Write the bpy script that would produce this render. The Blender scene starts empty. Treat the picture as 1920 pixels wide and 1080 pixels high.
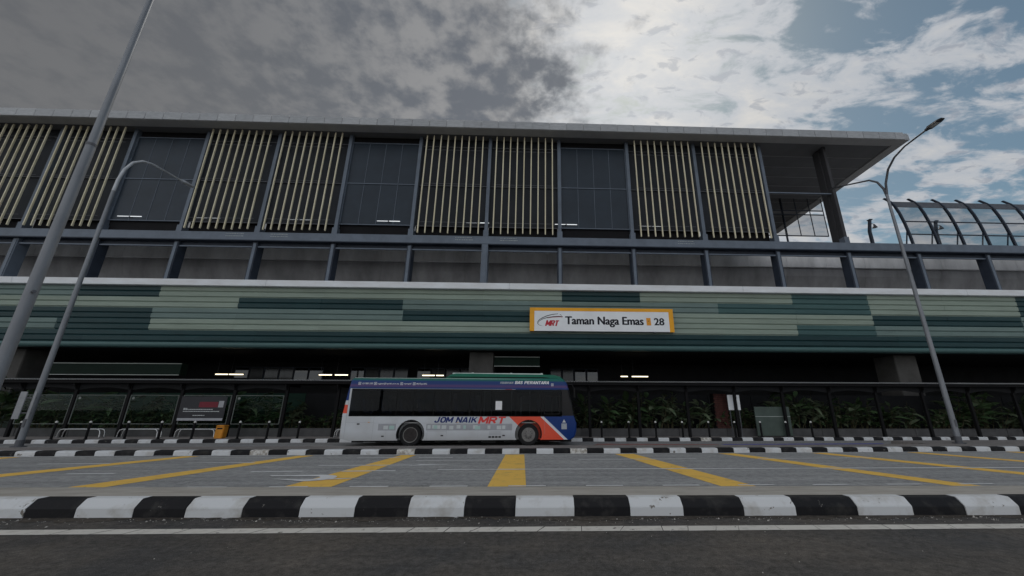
import bpy, bmesh, math, random
from mathutils import Vector, Matrix
R = math.radians
random.seed(7)
S = bpy.context.scene
COL = S.collection

# ------------------------------------------------------------------ camera
cam = bpy.data.cameras.new('camera')
cam.sensor_width = 36.0
cam.lens = 736.63 / 1920 * 36
cam.shift_x = -59.59 / 1920
cam.clip_start = 0.05
cam.clip_end = 4000
co = bpy.data.objects.new('camera', cam)
COL.objects.link(co)
_p, _y, _r = 0.302396, 0.03631, 0.002369
fw = Vector((math.sin(_y) * math.cos(_p), math.cos(_y) * math.cos(_p), math.sin(_p)))
ri = Vector((math.cos(_y), -math.sin(_y), 0))
up = ri.cross(fw)
ri2 = ri * math.cos(_r) + up * math.sin(_r)
up2 = -ri * math.sin(_r) + up * math.cos(_r)
mw = Matrix((ri2, up2, -fw)).transposed().to_4x4()
mw.translation = (0, 0, 1.5)
co.matrix_world = mw
S.camera = co

# ------------------------------------------------------------------ sky, sun, exposure
SUN = Vector((0.205, 0.645, 0.736)).normalized()
SUN_EL = math.asin(SUN.z)
SUN_AZ = math.atan2(SUN.x, SUN.y)
W = bpy.data.worlds.new('World')
S.world = W
W.use_nodes = True
nt = W.node_tree
nt.nodes.clear()
def wn(t, **k):
    n = nt.nodes.new(t)
    for a, b in k.items():
        setattr(n, a, b)
    return n
def wl(a, b):
    nt.links.new(a, b)
def wmath(op, a, b=None, c=None, clamp=False):
    n = wn('ShaderNodeMath', operation=op, use_clamp=clamp)
    for i, v in enumerate((a, b, c)):
        if v is None:
            continue
        if isinstance(v, (int, float)):
            n.inputs[i].default_value = v
        else:
            wl(v, n.inputs[i])
    return n.outputs[0]
def wramp(v, lo, hi, a=0.0, b=1.0, smooth=True):
    n = wn('ShaderNodeMapRange', interpolation_type='SMOOTHSTEP' if smooth else 'LINEAR')
    wl(v, n.inputs[0])
    n.inputs[1].default_value = lo
    n.inputs[2].default_value = hi
    n.inputs[3].default_value = a
    n.inputs[4].default_value = b
    return n.outputs[0]
def wnoise(vec, scale, detail=8, rough=0.55, dist=0.0):
    n = wn('ShaderNodeTexNoise', noise_dimensions='3D')
    n.inputs['Scale'].default_value = scale
    n.inputs['Detail'].default_value = detail
    n.inputs['Roughness'].default_value = rough
    n.inputs['Distortion'].default_value = dist
    wl(vec, n.inputs['Vector'])
    return n.outputs['Fac']
def wmix(f, a, b):
    n = wn('ShaderNodeMix', data_type='RGBA')
    for s, v in ((0, f), (6, a), (7, b)):
        if isinstance(v, (tuple, list)):
            n.inputs[s].default_value = (*v, 1)
        elif isinstance(v, (int, float)):
            n.inputs[s].default_value = v
        else:
            wl(v, n.inputs[s])
    return n.outputs[2]
sky = wn('ShaderNodeTexSky', sky_type='NISHITA')
sky.sun_disc = False
sky.sun_elevation = SUN_EL
sky.sun_rotation = SUN_AZ
sky.altitude = 50
sky.air_density = 1.0
sky.dust_density = 0.6
tc = wn('ShaderNodeTexCoord')
sep = wn('ShaderNodeSeparateXYZ')
wl(tc.outputs['Generated'], sep.inputs[0])
zz = wmath('ADD', wmath('MAXIMUM', sep.outputs['Z'], 0.0), 0.16)
comb = wn('ShaderNodeCombineXYZ')
wl(wmath('DIVIDE', sep.outputs['X'], zz), comb.inputs[0])
wl(wmath('DIVIDE', sep.outputs['Y'], zz), comb.inputs[1])
comb.inputs[2].default_value = 3.7
P = comb.outputs[0]
mp = wn('ShaderNodeMapping')
mp.inputs['Rotation'].default_value = (0, 0, R(28))
mp.inputs['Scale'].default_value = (1.0, 1.9, 1.0)
wl(P, mp.inputs['Vector'])
PS = mp.outputs[0]
dotn = wn('ShaderNodeVectorMath', operation='DOT_PRODUCT')
wl(tc.outputs['Generated'], dotn.inputs[0])
dotn.inputs[1].default_value = SUN
sdot = wmath('MAXIMUM', dotn.outputs['Value'], 0.0)
glow = wmath('POWER', sdot, 7.0)
glow2 = wmath('POWER', sdot, 28.0)
xdir = sep.outputs['X']
# broken altocumulus: cloud share falls off towards the right of the view
nA = wnoise(PS, 5.5, 12, 0.60, 0.35)
nB = wnoise(P, 1.8, 5, 0.55, 0.3)
nF = wnoise(PS, 13.0, 8, 0.60, 0.5)
cover = wramp(xdir, 0.28, 0.78, 0.135, -0.055)
cover = wmath('ADD', cover, wramp(sep.outputs['Z'], 0.48, 0.20, 0.0, 0.13))
mval = wmath('ADD', wmath('ADD', nA, wmath('MULTIPLY', wmath('SUBTRACT', nB, 0.5), 0.40)), cover)
mval = wmath('ADD', mval, wmath('MULTIPLY', wmath('SUBTRACT', nF, 0.5), 0.16))
mask = wramp(mval, 0.45, 0.60)
# a thicker grey deck in front on the left, breaking into puffs at its edge
nD = wnoise(P, 15.0, 9, 0.56, 0.10)
nE = wnoise(P, 0.8, 4, 0.5)
nG = wnoise(P, 4.2, 6, 0.55)
deck = wramp(wmath('ADD', wmath('ADD', xdir, wmath('MULTIPLY', wmath('SUBTRACT', nD, 0.5), 0.46)), wmath('MULTIPLY', wmath('SUBTRACT', nG, 0.5), 0.40)), 0.19, -0.06)
deck = wmath('MULTIPLY', deck, wramp(sep.outputs['Y'], -0.25, 0.15))
shade = wramp(wmath('ADD', wmath('MULTIPLY', nD, 0.6), wmath('MULTIPLY', nG, 0.4)), 0.405, 0.595)
shade = wmath('ADD', wmath('MULTIPLY', wmath('SUBTRACT', shade, 0.45), wramp(xdir, -0.75, -0.10, 0.25, 1.0)), 0.45)
shade = wmath('ADD', shade, wramp(sep.outputs['Z'], 0.75, 0.40, 0.0, 0.25))
thick = wramp(mval, 0.56, 0.86)
thin_col = wmix(thick, (0.34, 0.36, 0.39), (0.455, 0.445, 0.43))
thin_col = wmix(wmath('MULTIPLY', wramp(nF, 0.54, 0.64), 0.6), thin_col, (0.19, 0.215, 0.26))
deck_col = wmix(shade, (0.098, 0.109, 0.128), (0.215, 0.217, 0.222))
# clouds away from the sun show their sunlit side, raised to light the facade
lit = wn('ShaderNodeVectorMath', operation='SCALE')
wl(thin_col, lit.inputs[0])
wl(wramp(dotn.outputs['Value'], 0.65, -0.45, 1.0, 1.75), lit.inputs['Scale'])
dk = wn('ShaderNodeVectorMath', operation='SCALE')
wl(deck_col, dk.inputs[0])
wl(wramp(xdir, -0.80, -0.10, 0.62, 1.0), dk.inputs['Scale'])
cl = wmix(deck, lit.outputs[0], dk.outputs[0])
warm = wn('ShaderNodeVectorMath', operation='SCALE')
warm.inputs[0].default_value = (0.62, 0.585, 0.53)
wl(wmath('MULTIPLY', wmath('ADD', wmath('MULTIPLY', glow, 0.06), wmath('MULTIPLY', glow2, 0.20)), wmath('SUBTRACT', 1.0, wmath('MULTIPLY', deck, 0.78))), warm.inputs['Scale'])
addc = wn('ShaderNodeVectorMath', operation='ADD')
wl(cl, addc.inputs[0])
wl(warm.outputs[0], addc.inputs[1])
skys = wn('ShaderNodeVectorMath', operation='SCALE')
wl(sky.outputs[0], skys.inputs[0])
skys.inputs['Scale'].default_value = 0.05
skyt = wn('ShaderNodeVectorMath', operation='MULTIPLY')
wl(skys.outputs[0], skyt.inputs[0])
skyt.inputs[1].default_value = (0.92, 1.0, 0.86)
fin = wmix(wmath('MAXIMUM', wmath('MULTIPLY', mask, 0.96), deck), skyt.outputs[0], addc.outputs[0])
bg = wn('ShaderNodeBackground')
wl(fin, bg.inputs[0])
bg.inputs[1].default_value = 1.0
wo = wn('ShaderNodeOutputWorld')
wl(bg.outputs[0], wo.inputs[0])

sl = bpy.data.lights.new('sun', 'SUN')
sl.energy = 0.9
sl.angle = R(14)
sl.color = (1.0, 0.95, 0.87)
so = bpy.data.objects.new('sun', sl)
COL.objects.link(so)
so.location = (20, 60, 70)
so.rotation_euler = SUN.to_track_quat('Z', 'Y').to_euler()
S.view_settings.view_transform = 'Standard'
S.view_settings.look = 'None'
S.view_settings.gamma = 1
S.view_settings.exposure = 0.42
S.render.engine = 'CYCLES'

# ------------------------------------------------------------------ materials
MATS = {}
def pm(name, col, rough=0.7, var=0.12, scale=3.0, bump=0.0, bscale=40.0, metal=0.0, spec=0.22, col2=None, lo=0.35, hi=0.7, streak=None, chip=None):
    if name in MATS:
        return MATS[name]
    m = bpy.data.materials.new(name)
    m.use_nodes = True
    t = m.node_tree
    b = t.nodes['Principled BSDF']
    b.inputs['Roughness'].default_value = rough
    b.inputs['Metallic'].default_value = metal
    b.inputs['Specular IOR Level'].default_value = spec
    g = t.nodes.new('ShaderNodeNewGeometry')
    vec = g.outputs['Position']
    if streak:
        mpn = t.nodes.new('ShaderNodeMapping')
        mpn.inputs['Scale'].default_value = streak
        t.links.new(vec, mpn.inputs[0])
        vec2 = mpn.outputs[0]
    else:
        vec2 = vec
    n = t.nodes.new('ShaderNodeTexNoise')
    n.inputs['Scale'].default_value = scale
    n.inputs['Detail'].default_value = 8
    n.inputs['Roughness'].default_value = 0.6
    t.links.new(vec2, n.inputs['Vector'])
    mr = t.nodes.new('ShaderNodeMapRange')
    mr.inputs[1].default_value = lo
    mr.inputs[2].default_value = hi
    t.links.new(n.outputs['Fac'], mr.inputs[0])
    mx = t.nodes.new('ShaderNodeMix')
    mx.data_type = 'RGBA'
    c2 = col2 if col2 else tuple(c * (1 - var * 2) for c in col)
    mx.inputs[6].default_value = (*[min(1, c * (1 + (0 if col2 else var))) for c in col], 1)
    mx.inputs[7].default_value = (*c2, 1)
    t.links.new(mr.outputs[0], mx.inputs[0])
    out = mx.outputs[2]
    if chip:
        nc = t.nodes.new('ShaderNodeTexNoise')
        nc.inputs['Scale'].default_value = chip[1]
        nc.inputs['Detail'].default_value = 10
        nc.inputs['Roughness'].default_value = 0.68
        t.links.new(vec, nc.inputs['Vector'])
        mc = t.nodes.new('ShaderNodeMapRange')
        mc.inputs[1].default_value = chip[2]
        mc.inputs[2].default_value = chip[2] + 0.025
        t.links.new(nc.outputs['Fac'], mc.inputs[0])
        m2 = t.nodes.new('ShaderNodeMix')
        m2.data_type = 'RGBA'
        t.links.new(mc.outputs[0], m2.inputs[0])
        t.links.new(out, m2.inputs[6])
        m2.inputs[7].default_value = (*chip[0], 1)
        out = m2.outputs[2]
    t.links.new(out, b.inputs['Base Color'])
    if bump:
        n2 = t.nodes.new('ShaderNodeTexNoise')
        n2.inputs['Scale'].default_value = bscale
        n2.inputs['Detail'].default_value = 5
        t.links.new(vec, n2.inputs['Vector'])
        bp = t.nodes.new('ShaderNodeBump')
        bp.inputs['Strength'].default_value = bump
        bp.inputs['Distance'].default_value = 0.01
        t.links.new(n2.outputs['Fac'], bp.inputs['Height'])
        t.links.new(bp.outputs[0], b.inputs['Normal'])
    MATS[name] = m
    return m
def glow_mat(name, col, s):
    m = bpy.data.materials.new(name)
    m.use_nodes = True
    b = m.node_tree.nodes['Principled BSDF']
    b.inputs['Base Color'].default_value = (0.8, 0.8, 0.8, 1)
    b.inputs['Emission Color'].default_value = (*col, 1)
    b.inputs['Emission Strength'].default_value = s
    MATS[name] = m
    return m
def glass_mat(name, tint, fres=1.45, rough=0.02, refl=(0.9, 0.95, 1.0)):
    m = bpy.data.materials.new(name)
    m.use_nodes = True
    t = m.node_tree
    t.nodes.clear()
    o = t.nodes.new('ShaderNodeOutputMaterial')
    mx = t.nodes.new('ShaderNodeMixShader')
    tr = t.nodes.new('ShaderNodeBsdfTransparent')
    tr.inputs[0].default_value = (*tint, 1)
    gl = t.nodes.new('ShaderNodeBsdfGlossy')
    gl.inputs['Color'].default_value = (*refl, 1)
    gl.inputs['Roughness'].default_value = rough
    fr = t.nodes.new('ShaderNodeLayerWeight')
    fr.inputs[0].default_value = 0.5
    pw_ = t.nodes.new('ShaderNodeMath')
    pw_.operation = 'POWER'
    t.links.new(fr.outputs['Facing'], pw_.inputs[0])
    pw_.inputs[1].default_value = 4.0
    r0 = ((fres - 1) / (fres + 1)) ** 2
    fm = t.nodes.new('ShaderNodeMapRange')
    t.links.new(pw_.outputs[0], fm.inputs[0])
    fm.inputs[3].default_value = r0
    fm.inputs[4].default_value = min(0.9, r0 + 0.6)
    t.links.new(fm.outputs[0], mx.inputs[0])
    t.links.new(tr.outputs[0], mx.inputs[1])
    t.links.new(gl.outputs[0], mx.inputs[2])
    t.links.new(mx.outputs[0], o.inputs[0])
    MATS[name] = m
    return m
def asphalt(name, c, patch, speck=0.35, crack=True, mc=0.32, ms=6.0):
    m = bpy.data.materials.new(name)
    m.use_nodes = True
    t = m.node_tree
    b = t.nodes['Principled BSDF']
    b.inputs['Roughness'].default_value = 0.85
    b.inputs['Specular IOR Level'].default_value = 0.25
    g = t.nodes.new('ShaderNodeNewGeometry')
    def nz(scale, det, ro):
        n = t.nodes.new('ShaderNodeTexNoise')
        n.inputs['Scale'].default_value = scale
        n.inputs['Detail'].default_value = det
        n.inputs['Roughness'].default_value = ro
        t.links.new(g.outputs['Position'], n.inputs['Vector'])
        return n.outputs['Fac']
    def mrange(v, a, bb, lo, hi):
        n = t.nodes.new('ShaderNodeMapRange')
        for i, q in enumerate((a, bb, lo, hi)):
            n.inputs[i + 1].default_value = q
        t.links.new(v, n.inputs[0])
        return n.outputs[0]
    def mul(a, bb):
        n = t.nodes.new('ShaderNodeMath')
        n.operation = 'MULTIPLY'
        t.links.new(a, n.inputs[0])
        t.links.new(bb, n.inputs[1])
        return n.outputs[0]
    big = mrange(nz(0.45, 7, 0.62), 0.38, 0.66, 0.0, 1.0)
    mid = mrange(nz(ms, 9, 0.78), 0.34, 0.66, 1 - mc, 1 + mc)
    fine = mrange(nz(90.0, 3, 0.7), 0.3, 0.7, 1 - speck, 1 + speck)
    mx = t.nodes.new('ShaderNodeMix')
    mx.data_type = 'RGBA'
    mx.inputs[6].default_value = (*c, 1)
    mx.inputs[7].default_value = (*patch, 1)
    t.links.new(big, mx.inputs[0])
    f = mul(mid, fine)
    mpx = t.nodes.new('ShaderNodeMapping')
    mpx.inputs['Scale'].default_value = (0.12, 2.6, 1.0)
    t.links.new(g.outputs['Position'], mpx.inputs[0])
    ns = t.nodes.new('ShaderNodeTexNoise')
    ns.inputs['Scale'].default_value = 1.0
    ns.inputs['Detail'].default_value = 6
    t.links.new(mpx.outputs[0], ns.inputs['Vector'])
    f = mul(f, mrange(ns.outputs['Fac'], 0.35, 0.65, 0.86, 1.12))
    if crack:
        v = t.nodes.new('ShaderNodeTexVoronoi')
        v.feature = 'DISTANCE_TO_EDGE'
        v.inputs['Scale'].default_value = 0.55
        dn = t.nodes.new('ShaderNodeTexNoise')
        dn.inputs['Scale'].default_value = 2.0
        dn.inputs['Detail'].default_value = 6
        t.links.new(g.outputs['Position'], dn.inputs['Vector'])
        vm = t.nodes.new('ShaderNodeVectorMath')
        vm.operation = 'MULTIPLY_ADD'
        vm.inputs[1].default_value = (1.2, 1.2, 1.2)
        t.links.new(dn.outputs['Color'], vm.inputs[0])
        t.links.new(g.outputs['Position'], vm.inputs[2])
        t.links.new(vm.outputs[0], v.inputs['Vector'])
        f = mul(f, mrange(v.outputs['Distance'], 0.0, 0.008, 0.72, 1.0))
    sc = t.nodes.new('ShaderNodeVectorMath')
    sc.operation = 'SCALE'
    t.links.new(mx.outputs[2], sc.inputs[0])
    t.links.new(f, sc.inputs['Scale'])
    t.links.new(sc.outputs[0], b.inputs['Base Color'])
    bp = t.nodes.new('ShaderNodeBump')
    bp.inputs['Strength'].default_value = 0.5
    bp.inputs['Distance'].default_value = 0.008
    t.links.new(nz(120.0, 2, 0.6), bp.inputs['Height'])
    t.links.new(bp.outputs[0], b.inputs['Normal'])
    MATS[name] = m
    return m

asphalt('near_asphalt', (0.048, 0.048, 0.049), (0.098, 0.086, 0.074), 0.75, True, 0.55, 11.0)
asphalt('far_asphalt', (0.32, 0.32, 0.318), (0.37, 0.366, 0.36), 0.25)
asphalt('lane_asphalt', (0.24, 0.24, 0.245), (0.28, 0.275, 0.27), 0.3, False)
pm('earth', (0.09, 0.08, 0.065), 0.95, 0.2, 2)
pm('concrete', (0.45, 0.425, 0.385), 0.9, 0.2, 2.5, 0.5, 60, col2=(0.33, 0.305, 0.27), streak=(0.6, 3, 1))
pm('paving', (0.24, 0.22, 0.21), 0.9, 0.15, 4, 0.3, 50)
pm('pier_concrete', (0.085, 0.083, 0.08), 0.85, 0.12, 1.5, 0.2, 30)
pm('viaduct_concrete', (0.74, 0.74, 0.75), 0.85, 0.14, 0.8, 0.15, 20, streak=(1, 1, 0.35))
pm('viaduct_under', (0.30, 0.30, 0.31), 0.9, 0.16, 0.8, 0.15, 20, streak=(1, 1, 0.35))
pm('kerb_white', (0.64, 0.655, 0.67), 0.75, 0.06, 3, 0.35, 60, col2=(0.42, 0.40, 0.37), lo=0.50, hi=0.78, chip=((0.20, 0.185, 0.165), 4.5, 0.635))
pm('kerb_black', (0.010, 0.010, 0.012), 0.65, 0.1, 4, 0.35, 60, col2=(0.05, 0.048, 0.045), lo=0.52, hi=0.80, chip=((0.22, 0.21, 0.195), 5.5, 0.66))
pm('kerb_broken', (0.66, 0.65, 0.62), 0.95, 0.1, 9, 0.9, 30, col2=(0.33, 0.30, 0.26), lo=0.42, hi=0.6)
pm('dirt', (0.075, 0.065, 0.055), 0.95, 0.3, 14, 0.8, 70)
pm('pebble', (0.45, 0.43, 0.40), 0.9, 0.3, 20)
pm('line_white', (0.58, 0.56, 0.52), 0.8, 0.06, 6, 0.3, 90, col2=(0.36, 0.34, 0.31), lo=0.5, hi=0.82, chip=((0.08, 0.075, 0.07), 9.0, 0.63))
pm('line_white_far', (0.78, 0.78, 0.78), 0.8, 0.06, 3, col2=(0.36, 0.36, 0.36), lo=0.5, hi=0.85)
pm('line_yellow', (0.97, 0.60, 0.13), 0.8, 0.06, 2.5, 0.2, 90, col2=(0.62, 0.40, 0.14), lo=0.52, hi=0.80, chip=((0.30, 0.25, 0.16), 6.0, 0.645))
pm('paint_blue', (0.07, 0.08, 0.40), 0.75, 0.15, 3)
pm('paint_red', (0.30, 0.11, 0.10), 0.8, 0.2, 2, col2=(0.22, 0.18, 0.17))
pm('roof_metal', (0.37, 0.385, 0.405), 0.5, 0.08, 2.2, metal=0.15, streak=(1, 1, 4))
pm('roof_metal_pale', (0.42, 0.435, 0.455), 0.5, 0.08, 2.6, metal=0.15, streak=(1, 1, 4))
pm('soffit_pale', (0.42, 0.425, 0.435), 0.7, 0.05, 1)
pm('soffit_dark', (0.155, 0.16, 0.17), 0.7, 0.06, 0.7)
pm('steel_blue', (0.14, 0.17, 0.215), 0.45, 0.08, 1.5, metal=0.1)
pm('steel_dark', (0.035, 0.045, 0.065), 0.5, 0.1, 2)
pm('screen_dark', (0.020, 0.024, 0.031), 0.6, 0.12, 0.6)
pm('screen_blue', (0.026, 0.038, 0.054), 0.38, 0.10, 0.7)
pm('fin_cream', (0.80, 0.75, 0.57), 0.55, 0.08, 1.3, streak=(1, 1, 0.4), col2=(0.66, 0.60, 0.42))
pm('ledge_white', (0.82, 0.86, 0.90), 0.55, 0.05, 1.1, streak=(0.7, 1, 2.5), col2=(0.70, 0.71, 0.73))
pm('plank_sage', (0.28, 0.345, 0.295), 0.42, 0.06, 0.9, streak=(0.6, 1, 4))
pm('plank_mid', (0.155, 0.22, 0.21), 0.42, 0.06, 0.9, streak=(0.6, 1, 4))
pm('plank_dark', (0.016, 0.050, 0.056), 0.40, 0.08, 0.9, streak=(0.6, 1, 4))
pm('lip_teal', (0.070, 0.135, 0.135), 0.35, 0.06, 1.2, streak=(0.5, 1, 3))
pm('black_void', (0.012, 0.012, 0.014), 0.9, 0.1, 1)
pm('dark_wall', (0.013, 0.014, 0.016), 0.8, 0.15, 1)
pm('trim_pale', (0.42, 0.46, 0.44), 0.5, 0.05, 2)
pm('green_panel', (0.008, 0.036, 0.024), 0.45, 0.1, 1)
pm('galv', (0.235, 0.25, 0.275), 0.5, 0.10, 2.5, metal=0.35, streak=(1, 1, 0.3))
pm('galv_dark', (0.12, 0.125, 0.14), 0.5, 0.1, 3, metal=0.3)
pm('lamp_dark', (0.05, 0.05, 0.055), 0.4, 0.1, 3)
pm('lamp_lens', (0.5, 0.5, 0.5), 0.2, 0.03, 3)
pm('black_paint', (0.010, 0.010, 0.011), 0.7, 0.1, 3, spec=0.10)
pm('cap_pale', (0.60, 0.60, 0.58), 0.4, 0.05, 3)
pm('stainless', (0.55, 0.56, 0.57), 0.25, 0.05, 4, metal=0.8)
pm('bin_orange', (0.60, 0.25, 0.03), 0.5, 0.08, 4)
pm('white_board', (0.30, 0.31, 0.33), 0.6, 0.08, 3)
pm('sign_white', (0.84, 0.87, 0.90), 0.45, 0.03, 1.5)
pm('sign_yellow', (0.86, 0.40, 0.025), 0.4, 0.04, 1.5)
pm('ink_black', (0.012, 0.014, 0.022), 0.5, 0.02, 2)
pm('ink_red', (0.50, 0.030, 0.050), 0.5, 0.02, 2)
pm('ink_orange', (0.80, 0.34, 0.04), 0.5, 0.02, 2)
pm('ink_white', (0.80, 0.80, 0.82), 0.5, 0.02, 2)
pm('ink_navy', (0.016, 0.032, 0.16), 0.5, 0.02, 2)
pm('ink_scarlet', (0.72, 0.06, 0.055), 0.5, 0.02, 2)
pm('print_grey', (0.36, 0.37, 0.40), 0.5, 0.05, 3)
pm('print_pale', (0.56, 0.59, 0.60), 0.5, 0.05, 3)
pm('print_teal', (0.40, 0.55, 0.52), 0.5, 0.05, 3)
pm('tyre', (0.016, 0.016, 0.017), 0.85, 0.1, 8, 0.3, 40)
pm('rim_grey', (0.19, 0.185, 0.18), 0.5, 0.15, 9, metal=0.4)
pm('rim_dark', (0.035, 0.03, 0.03), 0.6, 0.2, 9)
pm('underbody', (0.012, 0.012, 0.012), 0.9, 0.1, 3)
pm('seat_fabric', (0.06, 0.07, 0.13), 0.9, 0.1, 8)
pm('interior_grey', (0.42, 0.42, 0.42), 0.7, 0.05, 3)
pm('roof_green', (0.010, 0.155, 0.10), 0.35, 0.05, 2)
pm('hump_white', (0.60, 0.68, 0.66), 0.4, 0.05, 2)
pm('rubber', (0.012, 0.012, 0.013), 0.5, 0.05, 5)
pm('leaf_a', (0.075, 0.115, 0.055), 0.32, 0.25, 3, col2=(0.030, 0.070, 0.028))
pm('leaf_b', (0.13, 0.155, 0.10), 0.32, 0.25, 3, col2=(0.040, 0.075, 0.038))
pm('leaf_c', (0.055, 0.085, 0.050), 0.5, 0.25, 3, col2=(0.10, 0.085, 0.055))
pm('stem', (0.07, 0.065, 0.035), 0.7, 0.2, 5)
pm('planter_wall', (0.085, 0.085, 0.088), 0.85, 0.12, 2, 0.2, 30)
pm('banner_dark', (0.035, 0.036, 0.042), 0.5, 0.05, 3)
pm('banner_red', (0.17, 0.022, 0.036), 0.5, 0.05, 3)
pm('brick_red', (0.075, 0.030, 0.026), 0.85, 0.15, 6)
pm('panel_green', (0.075, 0.10, 0.088), 0.6, 0.08, 2)
pm('canopy_sheet', (0.42, 0.43, 0.44), 0.5, 0.05, 2, metal=0.2)
glow_mat('tube_warm', (1.0, 0.86, 0.58), 2.2)
glow_mat('tube_white', (0.9, 0.95, 1.0), 0.55)
glass_mat('bus_glass', (0.42, 0.44, 0.46), 1.22)
glass_mat('clear_glass', (0.72, 0.75, 0.76), 1.35)
glass_mat('barrier_pane', (0.78, 0.78, 0.78), 1.25)
glass_mat('shelter_glass', (0.86, 0.92, 0.88), 1.10)
glass_mat('hall_glass', (0.05, 0.055, 0.06), 1.65, 0.03)
glass_mat('hall_glass_dim', (0.05, 0.055, 0.06), 1.45, 0.1)
glass_mat('hall_glass_dark', (0.03, 0.03, 0.03), 1.25, 0.15)
pm('frame_dim', (0.20, 0.22, 0.21), 0.5, 0.05, 2)
pm('fascia_dark', (0.003, 0.014, 0.009), 0.7, 0.1, 1, spec=0.2)

# ------------------------------------------------------------------ mesh helpers
class MB:
    def __init__(s):
        s.v = []
        s.f = []
        s.m = []
    def add(s, vs, fs, mi=0):
        o = len(s.v)
        s.v += [tuple(v) for v in vs]
        s.f += [tuple(i + o for i in f) for f in fs]
        s.m += [mi] * len(fs)
        return s
    def box(s, x0, x1, y0, y1, z0, z1, mi=0):
        return s.add([(x0, y0, z0), (x1, y0, z0), (x1, y1, z0), (x0, y1, z0), (x0, y0, z1), (x1, y0, z1), (x1, y1, z1), (x0, y1, z1)],
                     [(3, 2, 1, 0), (4, 5, 6, 7), (0, 1, 5, 4), (1, 2, 6, 5), (2, 3, 7, 6), (3, 0, 4, 7)], mi)
    def quad(s, a, b, c, d, mi=0):
        return s.add([a, b, c, d], [(0, 1, 2, 3)], mi)
    def prism(s, poly, axis, a, b, mi=0):
        """extrude a polygon of (p,q) along axis ('x': poly=(y,z); 'y': (x,z); 'z': (x,y))"""
        def pt(p, q, w):
            return {'x': (w, p, q), 'y': (p, w, q), 'z': (p, q, w)}[axis]
        n = len(poly)
        vs = [pt(p, q, a) for p, q in poly] + [pt(p, q, b) for p, q in poly]
        fs = [tuple(range(n - 1, -1, -1)), tuple(range(n, 2 * n))]
        fs += [(i, (i + 1) % n, n + (i + 1) % n, n + i) for i in range(n)]
        return s.add(vs, fs, mi)
    def tube(s, pts, rad, n=10, caps=True, mi=0):
        pts = [Vector(p) for p in pts]
        rads = rad if isinstance(rad, (list, tuple)) else [rad] * len(pts)
        rings = []
        prev = None
        for i, p in enumerate(pts):
            if i == 0:
                d = pts[1] - p
            elif i == len(pts) - 1:
                d = p - pts[i - 1]
            else:
                d = (pts[i + 1] - p).normalized() + (p - pts[i - 1]).normalized()
            d.normalize()
            if prev is None:
                a = Vector((0, 0, 1)) if abs(d.z) < 0.9 else Vector((1, 0, 0))
                u = d.cross(a).normalized()
            else:
                u = (prev - d * prev.dot(d)).normalized()
            prev = u
            w = d.cross(u)
            rings.append([p + (u * math.cos(2 * math.pi * k / n) + w * math.sin(2 * math.pi * k / n)) * rads[i] for k in range(n)])
        vs = [v for r in rings for v in r]
        fs = []
        for i in range(len(pts) - 1):
            for k in range(n):
                fs.append((i * n + k, i * n + (k + 1) % n, (i + 1) * n + (k + 1) % n, (i + 1) * n + k))
        if caps:
            fs.append(tuple(range(n - 1, -1, -1)))
            fs.append(tuple((len(pts) - 1) * n + k for k in range(n)))
        return s.add(vs, fs, mi)
    def lathe(s, prof, center, axis='z', n=20, mi=0):
        """prof: list of (radius, height)"""
        cx, cy, cz = center
        vs = []
        for r, h in prof:
            for k in range(n):
                a = 2 * math.pi * k / n
                if axis == 'z':
                    vs.append((cx + r * math.cos(a), cy + r * math.sin(a), cz + h))
                elif axis == 'y':
                    vs.append((cx + r * math.cos(a), cy + h, cz + r * math.sin(a)))
                else:
                    vs.append((cx + h, cy + r * math.cos(a), cz + r * math.sin(a)))
        fs = []
        for i in range(len(prof) - 1):
            for k in range(n):
                fs.append((i * n + k, i * n + (k + 1) % n, (i + 1) * n + (k + 1) % n, (i + 1) * n + k))
        fs.append(tuple(range(n)))
        fs.append(tuple((len(prof) - 1) * n + k for k in range(n)))
        return s.add(vs, fs, mi)
    def build(s, name, mats, parent=None, smooth=False, bevel=0.0):
        me = bpy.data.meshes.new(name)
        me.from_pydata(s.v, [], s.f)
        if isinstance(mats, str):
            mats = [mats]
        for k in mats:
            me.materials.append(MATS[k])
        me.polygons.foreach_set('material_index', s.m)
        bm = bmesh.new()
        bm.from_mesh(me)
        bmesh.ops.recalc_face_normals(bm, faces=bm.faces)
        if bevel:
            bmesh.ops.bevel(bm, geom=[e for e in bm.edges if e.calc_face_angle(0) > 0.5], offset=bevel, segments=2, affect='EDGES')
        bm.to_mesh(me)
        bm.free()
        if smooth:
            for pl in me.polygons:
                pl.use_smooth = True
            try:
                me.set_sharp_from_angle(angle=R(40))
            except Exception:
                pass
        o = bpy.data.objects.new(name, me)
        COL.objects.link(o)
        if parent:
            o.parent = parent
        return o
def box(name, mat, parent, x0, x1, y0, y1, z0, z1, bevel=0.0):
    return MB().box(x0, x1, y0, y1, z0, z1).build(name, mat, parent, bevel=bevel)
def tag(o, label=None, cat=None, group=None, kind=None):
    if label:
        o['label'] = label
    if cat:
        o['category'] = cat
    if group:
        o['group'] = group
    if kind:
        o['kind'] = kind
    return o
def thing(name, label, cat, loc=(0, 0, 0), rz=0.0, group=None):
    o = bpy.data.objects.new(name, None)
    o.empty_display_size = 0.3
    COL.objects.link(o)
    o.location = loc
    o.rotation_euler = (0, 0, rz)
    return tag(o, label, cat, group)
def struct(o):
    return tag(o, kind='structure')
def part_copy(src, parent, loc=None):
    c = src.copy()
    COL.objects.link(c)
    c.parent = parent
    if loc is not None:
        c.location = loc
    return c
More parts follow.
